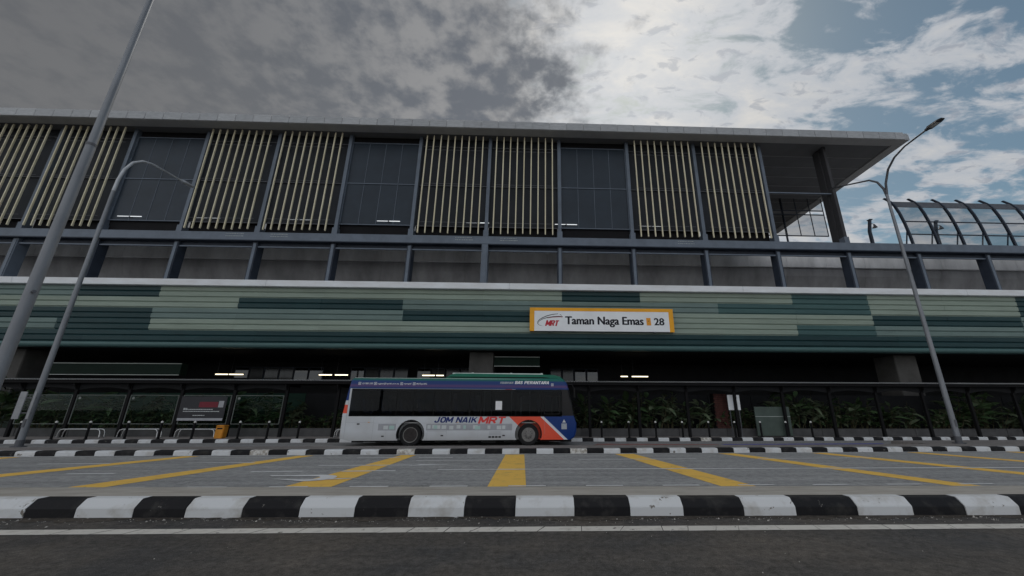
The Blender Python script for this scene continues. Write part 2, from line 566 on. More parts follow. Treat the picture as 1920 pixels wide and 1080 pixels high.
def text(name, body, mat, parent, x0, x1, y, z0, z1, shear=0.0, bold=0.0, extrude=0.002, fat=0.0):
    """flat lettering facing -Y, fitted into x0..x1 and z0..z1 (cap height fitted to z range)"""
    cu = bpy.data.curves.new(name, 'FONT')
    cu.body = body
    cu.size = 1.0
    cu.shear = shear
    cu.offset = bold
    cu.extrude = 0.0
    cu.resolution_u = 4
    t = bpy.data.objects.new(name, cu)
    COL.objects.link(t)
    dg = bpy.context.evaluated_depsgraph_get()
    me = bpy.data.meshes.new_from_object(t.evaluated_get(dg))
    bpy.data.objects.remove(t)
    xs = [v.co.x for v in me.vertices]
    ys = [v.co.y for v in me.vertices]
    ax, bx = min(xs), max(xs)
    ay, by = min(ys), max(ys)
    for v in me.vertices:
        px = x0 + (v.co.x - ax) / (bx - ax) * (x1 - x0)
        pz = z0 + (v.co.y - ay) / (by - ay) * (z1 - z0)
        v.co = (px, y, pz)
    if fat:
        bm_ = bmesh.new()
        bm_.from_mesh(me)
        base = bm_.faces[:]
        for q, (dx, dz) in enumerate(((-fat, 0), (fat, 0), (0, fat * .6))):
            r_ = bmesh.ops.duplicate(bm_, geom=base)
            bmesh.ops.translate(bm_, vec=(dx, -.0005 * (q + 1), dz), verts=[g for g in r_['geom'] if isinstance(g, bmesh.types.BMVert)])
        bm_.to_mesh(me)
        bm_.free()
    me.materials.clear()
    me.materials.append(MATS[mat])
    me.name = name
    o = bpy.data.objects.new(name, me)
    COL.objects.link(o)
    o.parent = parent
    return o
GL = {
 'J': [[(.75, 1), (.75, .25), (.6, .09), (.25, .09), (.09, .28)]],
 'O': [[(.09, .3), (.09, .7), (.28, .91), (.72, .91), (.91, .7), (.91, .3), (.72, .09), (.28, .09), (.09, .3)]],
 'M': [[(.08, 0), (.08, 1)], [(.92, 0), (.92, 1)], [(.10, .96), (.5, .22)], [(.90, .96), (.5, .22)]],
 'N': [[(.09, 0), (.09, 1)], [(.91, 0), (.91, 1)], [(.12, .95), (.88, .05)]],
 'A': [[(.07, 0), (.46, 1)], [(.93, 0), (.54, 1)], [(.22, .27), (.78, .27)]],
 'I': [[(.5, 0), (.5, 1)]],
 'K': [[(.09, 0), (.09, 1)], [(.15, .45), (.88, .98)], [(.38, .58), (.92, .02)]],
 'R': [[(.09, 0), (.09, 1)], [(.09, .91), (.70, .91), (.88, .80), (.88, .60), (.70, .48), (.09, .48)], [(.5, .48), (.90, .02)]],
 'T': [[(.5, 0), (.5, 1)], [(0, .91), (1, .91)]],
 'B': [[(.09, 0), (.09, 1)], [(.09, .91), (.68, .91), (.84, .80), (.84, .62), (.66, .52), (.09, .52)], [(.66, .52), (.89, .40), (.89, .20), (.70, .09), (.09, .09)]],
 'S': [[(.88, .78), (.70, .91), (.28, .91), (.11, .78), (.11, .64), (.30, .54), (.70, .47), (.89, .36), (.89, .22), (.70, .09), (.28, .09), (.10, .22)]],
 'P': [[(.09, 0), (.09, 1)], [(.09, .91), (.70, .91), (.89, .80), (.89, .56), (.70, .44), (.09, .44)]],
 'E': [[(.09, 0), (.09, 1)], [(.09, .91), (.90, .91)], [(.09, .5), (.80, .5)], [(.09, .09), (.90, .09)]],
 'F': [[(.09, 0), (.09, 1)], [(.09, .91), (.90, .91)], [(.09, .5), (.78, .5)]],
 'D': [[(.09, 0), (.09, 1)], [(.09, .91), (.60, .91), (.90, .68), (.90, .32), (.60, .09), (.09, .09)]],
 'U': [[(.09, 1), (.09, .28), (.28, .09), (.72, .09), (.91, .28), (.91, 1)]]}
def block(name, body, mat, parent, x0, x1, y, z0, z1, slant=.25, wt=.20):
    """heavy slanted capitals built from strokes, facing -Y"""
    ws = [(.42 if c == ' ' else .42 if c == 'I' else 1.25 if c == 'M' else 1.0) for c in body]
    gap = .16
    tot = sum(ws) + gap * (len(ws) - 1)
    H = z1 - z0
    sx_ = (x1 - x0 - slant * H) / tot
    m = MB()
    px_ = x0
    q = 0
    for c, w_ in zip(body, ws):
        for pl in GL.get(c, []):
            for (a, b) in zip(pl, pl[1:]):
                ax_, az_ = px_ + a[0] * w_ * sx_, z0 + a[1] * H
                bx_, bz_ = px_ + b[0] * w_ * sx_, z0 + b[1] * H
                if c == 'I':
                    ax_ = bx_ = px_ + w_ * sx_ * .5
                dx_, dz_ = bx_ - ax_, bz_ - az_
                l_ = math.hypot(dx_, dz_)
                hw_ = wt * H * .5 * (1.15 if abs(dz_) > abs(dx_) else .9)
                e_ = hw_ * .35 if len(pl) > 2 else 0
                ux_, uz_ = dx_ / l_, dz_ / l_
                pts_ = [(ax_ - ux_ * e_ - uz_ * hw_, az_ - uz_ * e_ + ux_ * hw_), (bx_ + ux_ * e_ - uz_ * hw_, bz_ + uz_ * e_ + ux_ * hw_), (bx_ + ux_ * e_ + uz_ * hw_, bz_ + uz_ * e_ - ux_ * hw_), (ax_ - ux_ * e_ + uz_ * hw_, az_ - uz_ * e_ - ux_ * hw_)]
                yy = y - .0002 * (q % 7)
                q += 1
                m.add([(p_[0] + slant * (p_[1] - z0), yy, min(z1, max(z0, p_[1]))) for p_ in pts_], [(0, 1, 2, 3)])
        px_ += (w_ + gap) * sx_
    return m.build(name, mat, parent)
ORD = ['first', 'second', 'third', 'fourth', 'fifth', 'sixth', 'seventh', 'eighth', 'ninth', 'tenth', 'eleventh', 'twelfth', 'thirteenth', 'fourteenth', 'fifteenth', 'sixteenth', 'seventeenth', 'eighteenth', 'nineteenth', 'twentieth', 'twenty-first', 'twenty-second', 'twenty-third', 'twenty-fourth', 'twenty-fifth', 'twenty-sixth']

# ------------------------------------------------------------------ ground, roads
XL, XR = -46.0, 48.0
def yk0(x): return 6.53 - 0.0142 * x
def yk1(x): return 15.43 + 0.0373 * x
def yk2(x): return 21.12 + 0.045 * x
def yv(x): return yk1(x) + 1.5
struct(MB().quad((-900, -900, -0.06), (900, -900, -0.06), (900, 900, -0.06), (-900, 900, -0.06)).build('ground', 'earth'))
def strip(name, mat, f0, f1, z, x0=XL, x1=XR):
    return MB().quad((x0, f0(x0), z), (x1, f0(x1), z), (x1, f1(x1), z), (x0, f1(x0), z)).build(name, mat)
struct(strip('near_road', 'near_asphalt', lambda x: -7.5, lambda x: yk0(x) + 0.05, 0.0))
struct(strip('far_road', 'far_asphalt', lambda x: 7.30, lambda x: yk1(x) + 0.05, 0.0))
struct(strip('bus_lane', 'lane_asphalt', lambda x: yv(x) - 0.05, lambda x: yk2(x) + 0.05, 0.004))
# raised paved areas
def slab(name, mat, f0, f1, z, x0=XL, x1=XR):
    m = MB()
    a = [(x0, f0(x0)), (x1, f0(x1)), (x1, f1(x1)), (x0, f1(x0))]
    m.prism(a, 'z', -0.05, z)
    return m.build(name, mat)
struct(slab('median_pavement', 'concrete', lambda x: yk0(x) + 0.262, lambda x: 7.44 - 0.0142 * x, 0.236))
struct(slab('verge_pavement', 'paving', lambda x: yk1(x) + 0.26, yv, 0.150))
struct(slab('verge_end_pavement', 'paving', lambda x: yv(x) + 0.002, lambda x: yv(x) + 2.2, 0.146, 17.6, XR))
struct(slab('station_pavement', 'paving', lambda x: yk2(x) + 0.26, lambda x: 40.0, 0.150))

# painted markings
m = MB()
x = XL
rnd = random.Random(3)
pslant = 0.0
while x < XR:
    L = rnd.uniform(0.28, 0.62)
    s1 = rnd.uniform(0.02, 0.12)
    y0, y1 = 5.80 - 0.006 * x, 6.02 - 0.006 * x
    g = rnd.choice((0.006, 0.010, 0.003, 0.014))
    w = rnd.uniform(-0.008, 0.008)
    m.quad((x, y0 + w, 0.004), (x + L - g, y0, 0.004), (x + L - g + s1, y1 + w, 0.004), (x + pslant, y1, 0.004))
    pslant = s1
    x += L
struct(m.build('near_edge_line', 'line_white'))
def marking(name, mat, quads, z=0.004):
    m = MB()
    for q in quads:
        m.add([(p[0], p[1], z) for p in q], [tuple(range(len(q)))])
    return struct(m.build(name, mat))
def bar(xn0, xn1, xf0, xf1, yn=8.3, yf0=None, yf1=None):
    return [(xn0, yn), (xn1, yn), (xf1, yk1(xf1) - 0.25), (xf0, yk1(xf0) - 0.25)]
for q in (bar(-17.9, -17.2, -17.1, -16.6), bar(-13.5, -12.75, -11.6, -11.05), bar(-9.45, -8.70, -7.85, -7.35), bar(-5.05, -4.02, -4.42, -3.92),
          [(-0.83, 8.3), (-0.02, 8.3), (-0.13, 15.15), (-0.80, 15.15)], bar(4.12, 4.86, 3.15, 3.84), bar(9.12, 9.75, 7.02, 7.62),
          bar(12.95, 13.6, 10.6, 11.2), bar(16.9, 17.5, 14.5, 15.05), bar(21.5, 22.1, 18.6, 19.15), bar(-22.6, -22.0, -21.6, -21.1)):
    marking('yellow_bar_marking', 'line_yellow', [q])
def hline(x0, x1, y0, y1, w=0.12, z=0.008):
    return marking('lane_line_marking', 'line_white_far', [[(x0, y0), (x1, y1), (x1, y1 + w), (x0, y0 + w)]], z)
hline(-2.38, XR, 11.38, 11.60)
hline(1.62, 5.5, 13.57, 13.66, 0.11)
hline(7.6, 11.5, 13.75, 13.85, 0.11)
hline(-3.48, -1.0, 13.36, 13.46, 0.10)
hline(-5.6, -4.2, 14.10, 14.14, 0.12)
hline(-3.6, -2.5, 14.16, 14.20, 0.12)
hline(-7.0, -5.75, 11.06, 11.13, 0.13)
hline(-11.2, -10.1, 10.80, 10.86, 0.13)
hline(-15.4, -14.3, 10.55, 10.62, 0.13)
hline(-4.75, -3.42, 11.12, 11.18, 0.13)
hline(-10.0, -8.1, 12.85, 12.92, 0.11)
hline(-14.0, -12.1, 12.70, 12.78, 0.11)
hline(-5.9, -3.3, 12.24, 12.28, 0.12)
for i in range(-12, 13):
    hline(i * 1.62 - 0.4, i * 1.62 + 0.38, 8.98, 8.98, 0.09)
marking('edge_line_marking', 'line_white_far', [[(XL, yk1(XL) - 0.22), (XR, yk1(XR) - 0.22), (XR, yk1(XR) - 0.12), (XL, yk1(XL) - 0.12)]], 0.010)
marking('arrow_marking', 'line_white_far', [[(-3.35, 12.16), (-2.1, 12.33), (-3.1, 12.46)]], 0.012)
# hooked turn arrow
hk = MB()
outer = []
inner = []
for k in range(13):
    a = R(95 - k * 15.5)
    outer.append((-4.95 + 0.52 * math.cos(a), 10.12 + 0.46 * math.sin(a)))
    inner.append((-5.0 + 0.20 * math.cos(a), 10.12 + 0.22 * math.sin(a)))
hv = [(-6.1, 10.50)] + outer + [(-5.55, 9.92)] + inner[::-1] + [(-5.95, 10.34)]
n = len(outer)
for k in range(n - 1):
    hk.add([(outer[k][0], outer[k][1], .012), (outer[k + 1][0], outer[k + 1][1], .012), (inner[k + 1][0], inner[k + 1][1], .012), (inner[k][0], inner[k][1], .012)], [(0, 1, 2, 3)])
hk.add([(-6.15, 10.50, .012), (-6.0, 10.36, .012), (inner[0][0], inner[0][1], .012), (outer[0][0], outer[0][1], .012)], [(0, 1, 2, 3)])
hk.add([(outer[-1][0], outer[-1][1] + .004, .012), (-5.75, 9.98, .012), (inner[-1][0], inner[-1][1], .012)], [(0, 1, 2)])
hk.add([(-4.55, 9.86, .0125), (-3.95, 10.02, .0125), (-3.98, 10.08, .0125), (-4.5, 10.0, .0125)], [(0, 1, 2, 3)])
struct(hk.build('turn_arrow_marking', 'line_white_far'))
marking('blue_paint_marking', 'paint_blue', [[(8.2, 18.3), (16.6, 18.7), (17.2, 19.9), (9.2, 19.5)]], 0.012)
marking('red_paint_marking', 'paint_red', [[(2.6, 18.0), (8.0, 18.3), (9.0, 19.5), (3.3, 19.9)]], 0.012)

# kerbs: every block its own piece
def kerb(name, f, prof, bounds, slope, seed, broken=()):
    k = struct(thing(name, None, None))
    rn = random.Random(seed)
    for i in range(len(bounds) - 1):
        a, b, white = bounds[i][0], bounds[i + 1][0], bounds[i][1]
        g = 0.004
        dy = rn.uniform(-0.006, 0.006)
        dz = rn.uniform(-0.004, 0.004)
        sk = rn.uniform(-0.008, 0.008)
        vs = []
        for xx in (a + g, b - g):
            for (py, pz) in prof:
                vs.append((xx + sk * pz * 5, f(xx) + py + dy, pz + (dz if pz > 0.02 else 0)))
        n = len(prof)
        fs = [(j, j + 1, n + j + 1, n + j) for j in range(n - 1)] + [tuple(range(n)), tuple(range(2 * n - 1, n - 1, -1)), (n - 1, 0, n, 2 * n - 1)]
        MB().add(vs, fs).build('kerb_block', 'kerb_broken' if i in broken else ('kerb_white' if white else 'kerb_black'), k)
    return k
b0 = [-7.23, -6.52, -5.7, -4.96, -4.15, -3.33, -2.53, -1.75, -0.93, -0.18, 0.7, 1.53, 2.33, 3.24, 4.03, 4.97, 5.82, 6.63, 7.47]
bb = [(v, i % 2 == 1) for i, v in enumerate(b0)]
for k in range(1, 22):
    bb.insert(0, (-7.23 - 0.79 * k, k % 2 == 1))
    bb.append((7.47 + 0.82 * k, k % 2 == 1))
bb.sort()
K0 = [(0, -0.03), (0.0, 0.125), (0.010, 0.142), (0.095, 0.228), (0.115, 0.240), (0.26, 0.243), (0.26, -0.03)]
kerb('median_kerb', yk0, K0, bb, -0.0142, 1)
KS = [(0, -0.03), (0.0, 0.12), (0.02, 0.15), (0.07, 0.165), (0.26, 0.165), (0.26, -0.03)]
bb = [(-2.18 + 0.622 * k, k % 2 == 0) for k in range(-70, 80)]
kerb('roadside_kerb', yk1, KS, bb, 0.0373, 2, broken=(66, 58, 76))
bb = [(3.32 + 0.566 * k, k % 2 == 0) for k in range(-86, 78)]
kerb('bus_bay_kerb', yk2, KS, bb, 0.045, 3, broken=(96,))
bb = [(-2.3 + 0.9 * k, True) for k in range(-48, 23)]
kv = struct(thing('verge_back_kerb', None, None))
for i in range(len(bb) - 1):
    a, b = bb[i][0] + .004, bb[i + 1][0] - .004
    MB().prism([(a, yv(a) + .004), (b, yv(b) + .004), (b, yv(b) + .13), (a, yv(a) + .13)], 'z', -0.03, 0.153).build('kerb_block', 'paving', kv)
# back edge of the median (drop to the far road)
mk = struct(thing('median_back_kerb', None, None))
for i in range(-20, 21):
    a, b = i * 0.9 + .003, i * 0.9 + .897
    MB().prism([(a, 7.442 - 0.0142 * a), (b, 7.442 - 0.0142 * b), (b, 7.56 - 0.0142 * b), (a, 7.56 - 0.0142 * a)], 'z', -0.03, 0.238).build('kerb_block', 'concrete', mk)
# dirt and grit along the foot of the median kerb
m = MB()
rnd = random.Random(11)
x = -20.0
top = []
while x < 20:
    top.append((x, yk0(x) - rnd.uniform(0.03, 0.20) - 0.05 * math.sin(x * 1.7)))
    x += 0.12
for i in range(len(top) - 1):
    m.quad((top[i][0], top[i][1], .005), (top[i + 1][0], top[i + 1][1], .005), (top[i + 1][0], yk0(top[i + 1][0]) + .01, .012), (top[i][0], yk0(top[i][0]) + .01, .012))
tag(m.build('dirt', 'dirt'), kind='stuff')
m = MB()
for i in range(1500):
    x = rnd.uniform(-14, 14)
    y = yk0(x) - abs(rnd.gauss(0, 0.13)) - 0.02
    if i % 14 == 0:
        y = rnd.uniform(3.0, yk0(x))
    r = rnd.uniform(0.003, 0.009) if rnd.random() < 0.93 else rnd.uniform(0.010, 0.022)
    a = rnd.uniform(0, 3)
    c, s_ = math.cos(a) * r, math.sin(a) * r
    m.add([(x + c, y + s_, .002), (x - s_, y + c, .002), (x - c * .9, y - s_, .002), (x + s_, y - c * 1.2, .002), (x + c * .3, y, .003 + r * .9)],
          [(0, 1, 4), (1, 2, 4), (2, 3, 4), (3, 0, 4)])
tag(m.build('gravel', 'pebble'), kind='stuff')

# ------------------------------------------------------------------ station building
B = 4.892
def CX(k): return -2.97 + B * k
YF = 24.0
st = thing('station_building', 'long grey and green elevated station building with cream vertical fins', 'station')
# roof
roof = MB().box(XL, 26.95, 22.72, 38.3, 20.34, 20.60).build('roof', 'roof_metal', st)
x = XL
rnd = random.Random(5)
while x < 26.5:
    w = min(1.18, 26.62 - x)
    z0 = 20.068
    box('fascia_panel', rnd.choice(('roof_metal', 'roof_metal', 'roof_metal_pale')), roof, x + .012, x + w - .012, 22.66 + rnd.uniform(0, .006), 22.717, z0, 20.645)
    x += 1.18
box('fascia_panel', 'roof_metal', roof, 26.62, 27.0, 22.69, 22.717, 20.05, 20.50)
x = 22.72
while x < 38:
    box('fascia_panel', 'roof_metal', roof, 26.953, 27.0, x + .006, min(x + 1.2, 38.3) - .006, 20.05, 20.50)
    x += 1.2
# pale soffit margin and darker field
m = MB()
m.box(XL, 26.95, 22.72, 23.42, 20.045, 20.338)
m.box(26.28, 26.95, 23.424, 38.3, 20.045, 20.338)
m.build('soffit_margin', 'soffit_pale', roof)
MB().box(XL, 26.276, 23.424, 38.3, 20.12, 20.338).build('soffit', 'soffit_dark', roof)
for j in range(10):
    y = 25.0 + j * 1.35
    box('soffit_rib', 'soffit_pale', roof, 16.8, 26.27, y, y + .03, 20.10, 20.119)
pm('end_grey', (0.05, 0.05, 0.055), 0.6, 0.06, 1)
# columns on the facade line
for k in range(-8, 6):
    c = box('column', 'steel_blue' if k < 5 else 'end_grey', st, CX(k) - .11, CX(k) + .11, 23.80, 24.18, 12.40, 20.118)
    box('column_base', 'steel_blue', c, CX(k) - .17, CX(k) + .17, 23.74, 24.24, 12.402, 12.86)
# long beams
beam = box('beam', 'steel_blue', st, XL, XR, 23.70, 24.3, 11.86, 12.40)
box('lower_flange', 'steel_dark', beam, XL, XR, 23.66, 24.34, 11.80, 11.857)
box('rail', 'steel_blue', st, XL, XR, 23.92, 24.02, 11.44, 11.52)
box('rail_web', 'steel_dark', st, XL, XR, 24.04, 24.10, 11.50, 11.797)
# lower columns
for k in range(-8, 8):
    w = .16 if k != 0 else .2
    lc = box('lower_column', 'steel_dark' if k not in (0, -6, -7) else 'steel_blue', st, CX(k) - w, CX(k) + w, 23.86 if k != 0 else 23.6, 24.5, 9.16, 11.796)
    box('base_plate', 'ledge_white', lc, CX(k) - .26, CX(k) + .26, 23.62, 24.4, 9.135, 9.158)
    box('face_plate', 'steel_blue', lc, CX(k) - w * .55, CX(k) + w * .55, (23.86 if k != 0 else 23.6) - .03, (23.86 if k != 0 else 23.6) - .003, 9.2, 11.7)
# upper bays
glass_bays = (-8, -5, -2, 1)
fin0 = None
rnd_f = random.Random(77)
for k in range(-8, 4):
    xa, xb = CX(k) + .112, CX(k + 1) - .112
    if k in glass_bays:
        n = 4
        zs = [(13.27, 16.28), (16.32, 19.54)]
        for (z0, z1) in zs:
            for j in range(n):
                a = xa + .06 + (xb - xa - .12) * j / n
                b = xa + .06 + (xb - xa - .12) * (j + 1) / n
                mul_ = box('mullion', 'steel_blue', st, a - .012, a + .012, 23.985, 24.055, z0 + .01, z1 - .01) if j else None
                box('screen_panel', 'screen_blue', st, a + .012, b - .012, 24.00 + .004 * ((j + k) % 2), 24.05, z0 + .012, z1 - .012)
        for z in (13.22, 16.30, 19.56):
            box('girt', 'steel_blue', st, xa, xb, 23.955, 24.055, z - .028, z + .028)
        box('backing_panel', 'black_void', st, xa, xb, 24.10, 24.16, 12.41, 20.11)
        for s in (xa, xb - .05):
            box('panel_frame', 'steel_blue', st, s, s + .05, 23.965, 24.05, 13.25, 19.53)
    else:
        box('backing_panel', 'screen_dark', st, xa, xb, 24.10, 24.16, 13.25, 20.11)
        box('backing_sill', 'black_void', st, xa, xb, 24.30, 24.36, 12.41, 13.6)
        for z in (13.22, 16.30, 19.45):
            box('girt', 'galv_dark', st, xa, xb, 24.02, 24.09, z - .022, z + .022)
        for j in range(1, 10):
            xf = CX(k) + B * j / 10
            if fin0 is None:
                mm = MB().box(-.036, .036, 0, .10, 12.52, 20.04)
                fin0 = mm.build('fin', 'fin_cream', st, bevel=0.01)
                fin0.location = (xf, 23.50, 0)
            else:
                part_copy(fin0, st, (xf + rnd_f.uniform(-.012, .012), 23.50, rnd_f.uniform(-.03, .03)))
        for z in (13.4, 16.30, 19.0):
            box('fin_bracket', 'galv_dark', st, xa + .3, xb - .3, 23.75, 23.78, z - .012, z + .012)
# open end bay: a single girt and glazed back screen
box('girt', 'steel_blue', st, CX(4) + .112, CX(5) - .112, 23.95, 24.05, 16.26, 16.34)
sc = box('end_column', 'end_grey', st, CX(5) - .2, CX(5) + .2, 24.19, 24.75, 12.41, 20.08)
es = thing('glazed_screen', 'glazed steel-framed screen on the far side under the open roof end', 'screen')
for z in (16.35, 18.45, 18.85):
    box('rail', 'steel_dark', es, 19.0, 26.5, 31.0, 31.08, z - .04, z + .04)
for j in range(7):
    box('mullion', 'steel_dark', es, 19.0 + j * 1.25 - .03, 19.0 + j * 1.25 + .03, 31.02, 31.07, 16.4, 20.08)
for j in range(6):
    box('pane', 'barrier_pane', es, 19.0 + j * 1.25 + .035, 20.25 + j * 1.25 - .035, 31.03, 31.045, 16.40, 18.40)
    box('pane', 'barrier_pane', es, 19.0 + j * 1.25 + .035, 20.25 + j * 1.25 - .035, 31.03, 31.045, 18.90, 20.06)
for j in (0, 3):
    box('post', 'steel_dark', es, 19.0 + j * 1.25 - .06, 19.0 + j * 1.25 + .06, 31.09, 31.2, 12.6, 20.09)
# white ledge
x = XL
lg = None
while x < XR:
    w = 14.9
    lg = box('ledge', 'ledge_white', st, x + .004, x + w - .004, 23.52, 25.6, 8.735, 9.13, bevel=0.015)
    x += w
# green planks
Pch = 0.340
rows = [[(-27.53, 'm'), (-22.58, 'd'), (2.01, 's'), (6.99, 'd'), (16.89, 's'), (21.92, 'm2'), (32.0, 's'), (99, 'd')],
        [(-17.77, 's'), (-7.86, 'd'), (11.96, 'm'), (21.94, 'm2'), (31.97, 's'), (99, 'd')],
        [(-32.5, 's'), (-27.72, 'd'), ( -27.71, 'd'), (-22.7, 'd'), (-7.79, 'm'), (6.99, 'd'), (21.95, 's'), (31.9, 'd'), (99, 'm')],
        [(-32.5, 'd'), (-27.97, 'm'), (-22.62, 'd'), (16.88, 's'), (21.97, 'm2'), (31.84, 'm'), (99, 'd')],
        [(99, 'd')]]
pm('plank_teal', (0.060, 0.125, 0.125), 0.40, 0.06, 0.9, streak=(0.6, 1, 4))
pm('plank_sage_b', (0.265, 0.325, 0.275), 0.45, 0.06, 0.9, streak=(0.6, 1, 4))
pm('plank_mid_b', (0.145, 0.205, 0.195), 0.45, 0.06, 0.9, streak=(0.6, 1, 4))
pm('plank_dark_b', (0.015, 0.045, 0.051), 0.45, 0.06, 0.9, streak=(0.6, 1, 4))
pm('plank_teal_b', (0.055, 0.115, 0.118), 0.45, 0.06, 0.9, streak=(0.6, 1, 4))
PM = {'s': 'plank_sage', 'm': 'plank_mid', 'd': 'plank_dark', 'm2': 'plank_teal'}
rnd = random.Random(9)
for pr, segs in enumerate(rows):
    for r2 in range(2):
        zt = 8.733 - (pr * 2 + r2) * Pch
        zb = zt - Pch
        xs = XL
        for (xe, c) in segs:
            xe = min(xe, XR - 12.0 + 12.0)
            xe = min(xe, XR)
            a = xs
            if xe - a < 0.05:
                continue
            nseg = max(1, round((xe - a) / 4.97))
            for q in range(nseg):
              a_, b_ = a + (xe - a) * q / nseg, a + (xe - a) * (q + 1) / nseg
              e = rnd.uniform(-.007, .007)
              mm = MB().prism([(23.86 + e, zb + .055), (23.815 + e, zb + .085), (23.80 + e, zt - .03), (23.82 + e, zt - .004), (23.94, zt - .004), (23.94, zb + .006), (23.885 + e, zb + .006)], 'x', a_ + .002, b_ - .002)
              mm.build('plank', PM[c] + rnd.choice(('', '', '_b')), st)
            xs = xe
MB().box(XL, XR, 23.945, 24.2, 5.10, 8.73).build('plank_backing', 'black_void', st)
# bullnose lip below the planks
pr = []
for k in range(9):
    a = R(90 + k * 22.5)
    pr.append((23.90 + 0.16 * math.cos(a), 5.165 + 0.16 * math.sin(a)))
pr += [(24.2, 5.005), (24.2, 5.098), (23.94, 5.098), (23.94, 5.325)]
MB().prism(pr, 'x', XL, XR).build('lip', 'lip_teal', st, smooth=True)
# undercroft: soffit slab, piers, back wall
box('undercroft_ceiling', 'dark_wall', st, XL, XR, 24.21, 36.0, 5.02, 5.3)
for x in (-31.2, -3.0, 24.55):
    pie = box('pier', 'pier_concrete', st, x - .75, x + .75, 25.0, 26.6, 0.15, 5.015, bevel=.03)
for (a, b, z0, z1) in ((-2.2, 0.67, 4.15, 4.75), (-28.8, -21.2, 3.5, 4.2)):
    gp = box('fascia_box', 'fascia_dark', st, a, b, 25.1, 25.6, z0, z1)
    box('trim', 'trim_pale', gp, a, b, 25.07, 25.097, z0 - .01, z0 + .025)
    box('trim', 'trim_pale', gp, a, b, 25.07, 25.097, z1 - .035, z1)
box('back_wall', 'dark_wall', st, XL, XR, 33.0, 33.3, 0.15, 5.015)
for (a, b, n) in ((-22.2, -15.6, 6), (-13.6, -9.2, 4), (-8.6, -4.2, 4), (1.6, 5.4, 4)):
    for j in range(n):
        w = (b - a) / n
        wd = box('window', 'steel_dark', st, a + w * j + .02, a + w * (j + 1) - .02, 31.0, 31.1, 3.3, 4.62)
        box('pane', ('hall_glass', 'hall_glass_dim', 'hall_glass', 'hall_glass_dark', 'hall_glass_dim')[(j * 3 + int(a * 7)) % 5], wd, a + w * j + .08, a + w * (j + 1) - .08, 30.985, 30.998, 3.36, 4.56)
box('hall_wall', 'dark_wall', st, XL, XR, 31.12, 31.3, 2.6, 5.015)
# viaduct deck behind the openings
vd = thing('viaduct', 'pale concrete railway viaduct deck running behind the openings', 'viaduct')
x = XL
while x < XR + 10:
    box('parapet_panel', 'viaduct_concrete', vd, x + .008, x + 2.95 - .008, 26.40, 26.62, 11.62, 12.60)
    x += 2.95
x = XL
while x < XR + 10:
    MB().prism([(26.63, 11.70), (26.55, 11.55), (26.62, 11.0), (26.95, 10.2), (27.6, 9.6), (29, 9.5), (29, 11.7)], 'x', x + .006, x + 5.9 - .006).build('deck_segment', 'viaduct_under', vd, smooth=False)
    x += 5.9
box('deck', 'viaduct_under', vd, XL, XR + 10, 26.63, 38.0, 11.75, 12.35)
# noise barrier on the right
nb = thing('noise_barrier', 'curved dark steel noise barrier with translucent panes beside the track', 'barrier', (0, 0, 0))
RIB = [(24.0, 12.40), (24.06, 13.3), (24.16, 14.2), (24.32, 15.1), (24.5, 15.75), (24.75, 16.25), (25.12, 16.72)]
rb = None
NX = [26.38 + 1.85 * j for j in range(14)]
def ribmesh():
    m = MB()
    hw = .055
    n = len(RIB)
    vs = []
    for (y, z) in RIB:
        vs += [(-hw, y - .06, z), (hw, y - .06, z), (hw, y + .09, z - .02), (-hw, y + .09, z - .02)]
    fs = [(0, 1, 2, 3), tuple((n - 1) * 4 + k for k in range(4))]
    for i in range(n - 1):
        for k in range(4):
            fs.append((i * 4 + k, i * 4 + (k + 1) % 4, (i + 1) * 4 + (k + 1) % 4, (i + 1) * 4 + k))
    m.add(vs, fs)
    return m
for j, x in enumerate(NX):
    if rb is None:
        rb = ribmesh().build('rib', 'steel_dark', nb)
        rb.location.x = x
        br = MB().tube([(0, 24.55, 12.42), (0, 24.14, 13.7)], .045, 6).build('brace', 'steel_dark', nb)
        br.location.x = x
    else:
        part_copy(rb, nb, (x, 0, 0))
        part_copy(br, nb, (x, 0, 0))
def ribpt(z):
    for (a, b) in zip(RIB, RIB[1:]):
        if a[1] <= z <= b[1]:
            t = (z - a[1]) / (b[1] - a[1])
            return a[0] + t * (b[0] - a[0])
    return RIB[-1][0]
for j in range(len(NX) - 1):
    a, b = NX[j] + .06, NX[j + 1] - .06
    for z in (13.30, 14.35):
        y = ribpt(z)
        box('rail', 'steel_dark', nb, a, b, y - .03, y + .05, z - .03, z + .03)
    zz_ = [12.42, 13.27, 13.33, 14.32, 14.38, 15.1, 15.62]
    for (z0, z1) in ((12.42, 13.26), (13.34, 14.31), (14.39, 15.62)):
        y0, y1 = ribpt(z0), ribpt(z1)
        MB().add([(a, y0, z0), (b, y0, z0), (b, y1, z1), (a, y1, z1), (a, y0 + .012, z0), (b, y0 + .012, z0), (b, y1 + .012, z1), (a, y1 + .012, z1)],
                 [(0, 1, 2, 3), (7, 6, 5, 4), (0, 4, 5, 1), (1, 5, 6, 2), (2, 6, 7, 3), (3, 7, 4, 0)]).build('pane', 'barrier_pane', nb)
    # dark perforated top strip
    MB().add([(a, 24.48, 15.66), (b, 24.48, 15.66), (b, 24.72, 16.22), (a, 24.72, 16.22), (a, 24.5, 15.64), (b, 24.5, 15.64), (b, 24.74, 16.2), (a, 24.74, 16.2)],
             [(0, 1, 2, 3), (7, 6, 5, 4), (0, 4, 5, 1), (1, 5, 6, 2), (2, 6, 7, 3), (3, 7, 4, 0)]).build('top_panel', 'galv_dark', nb)
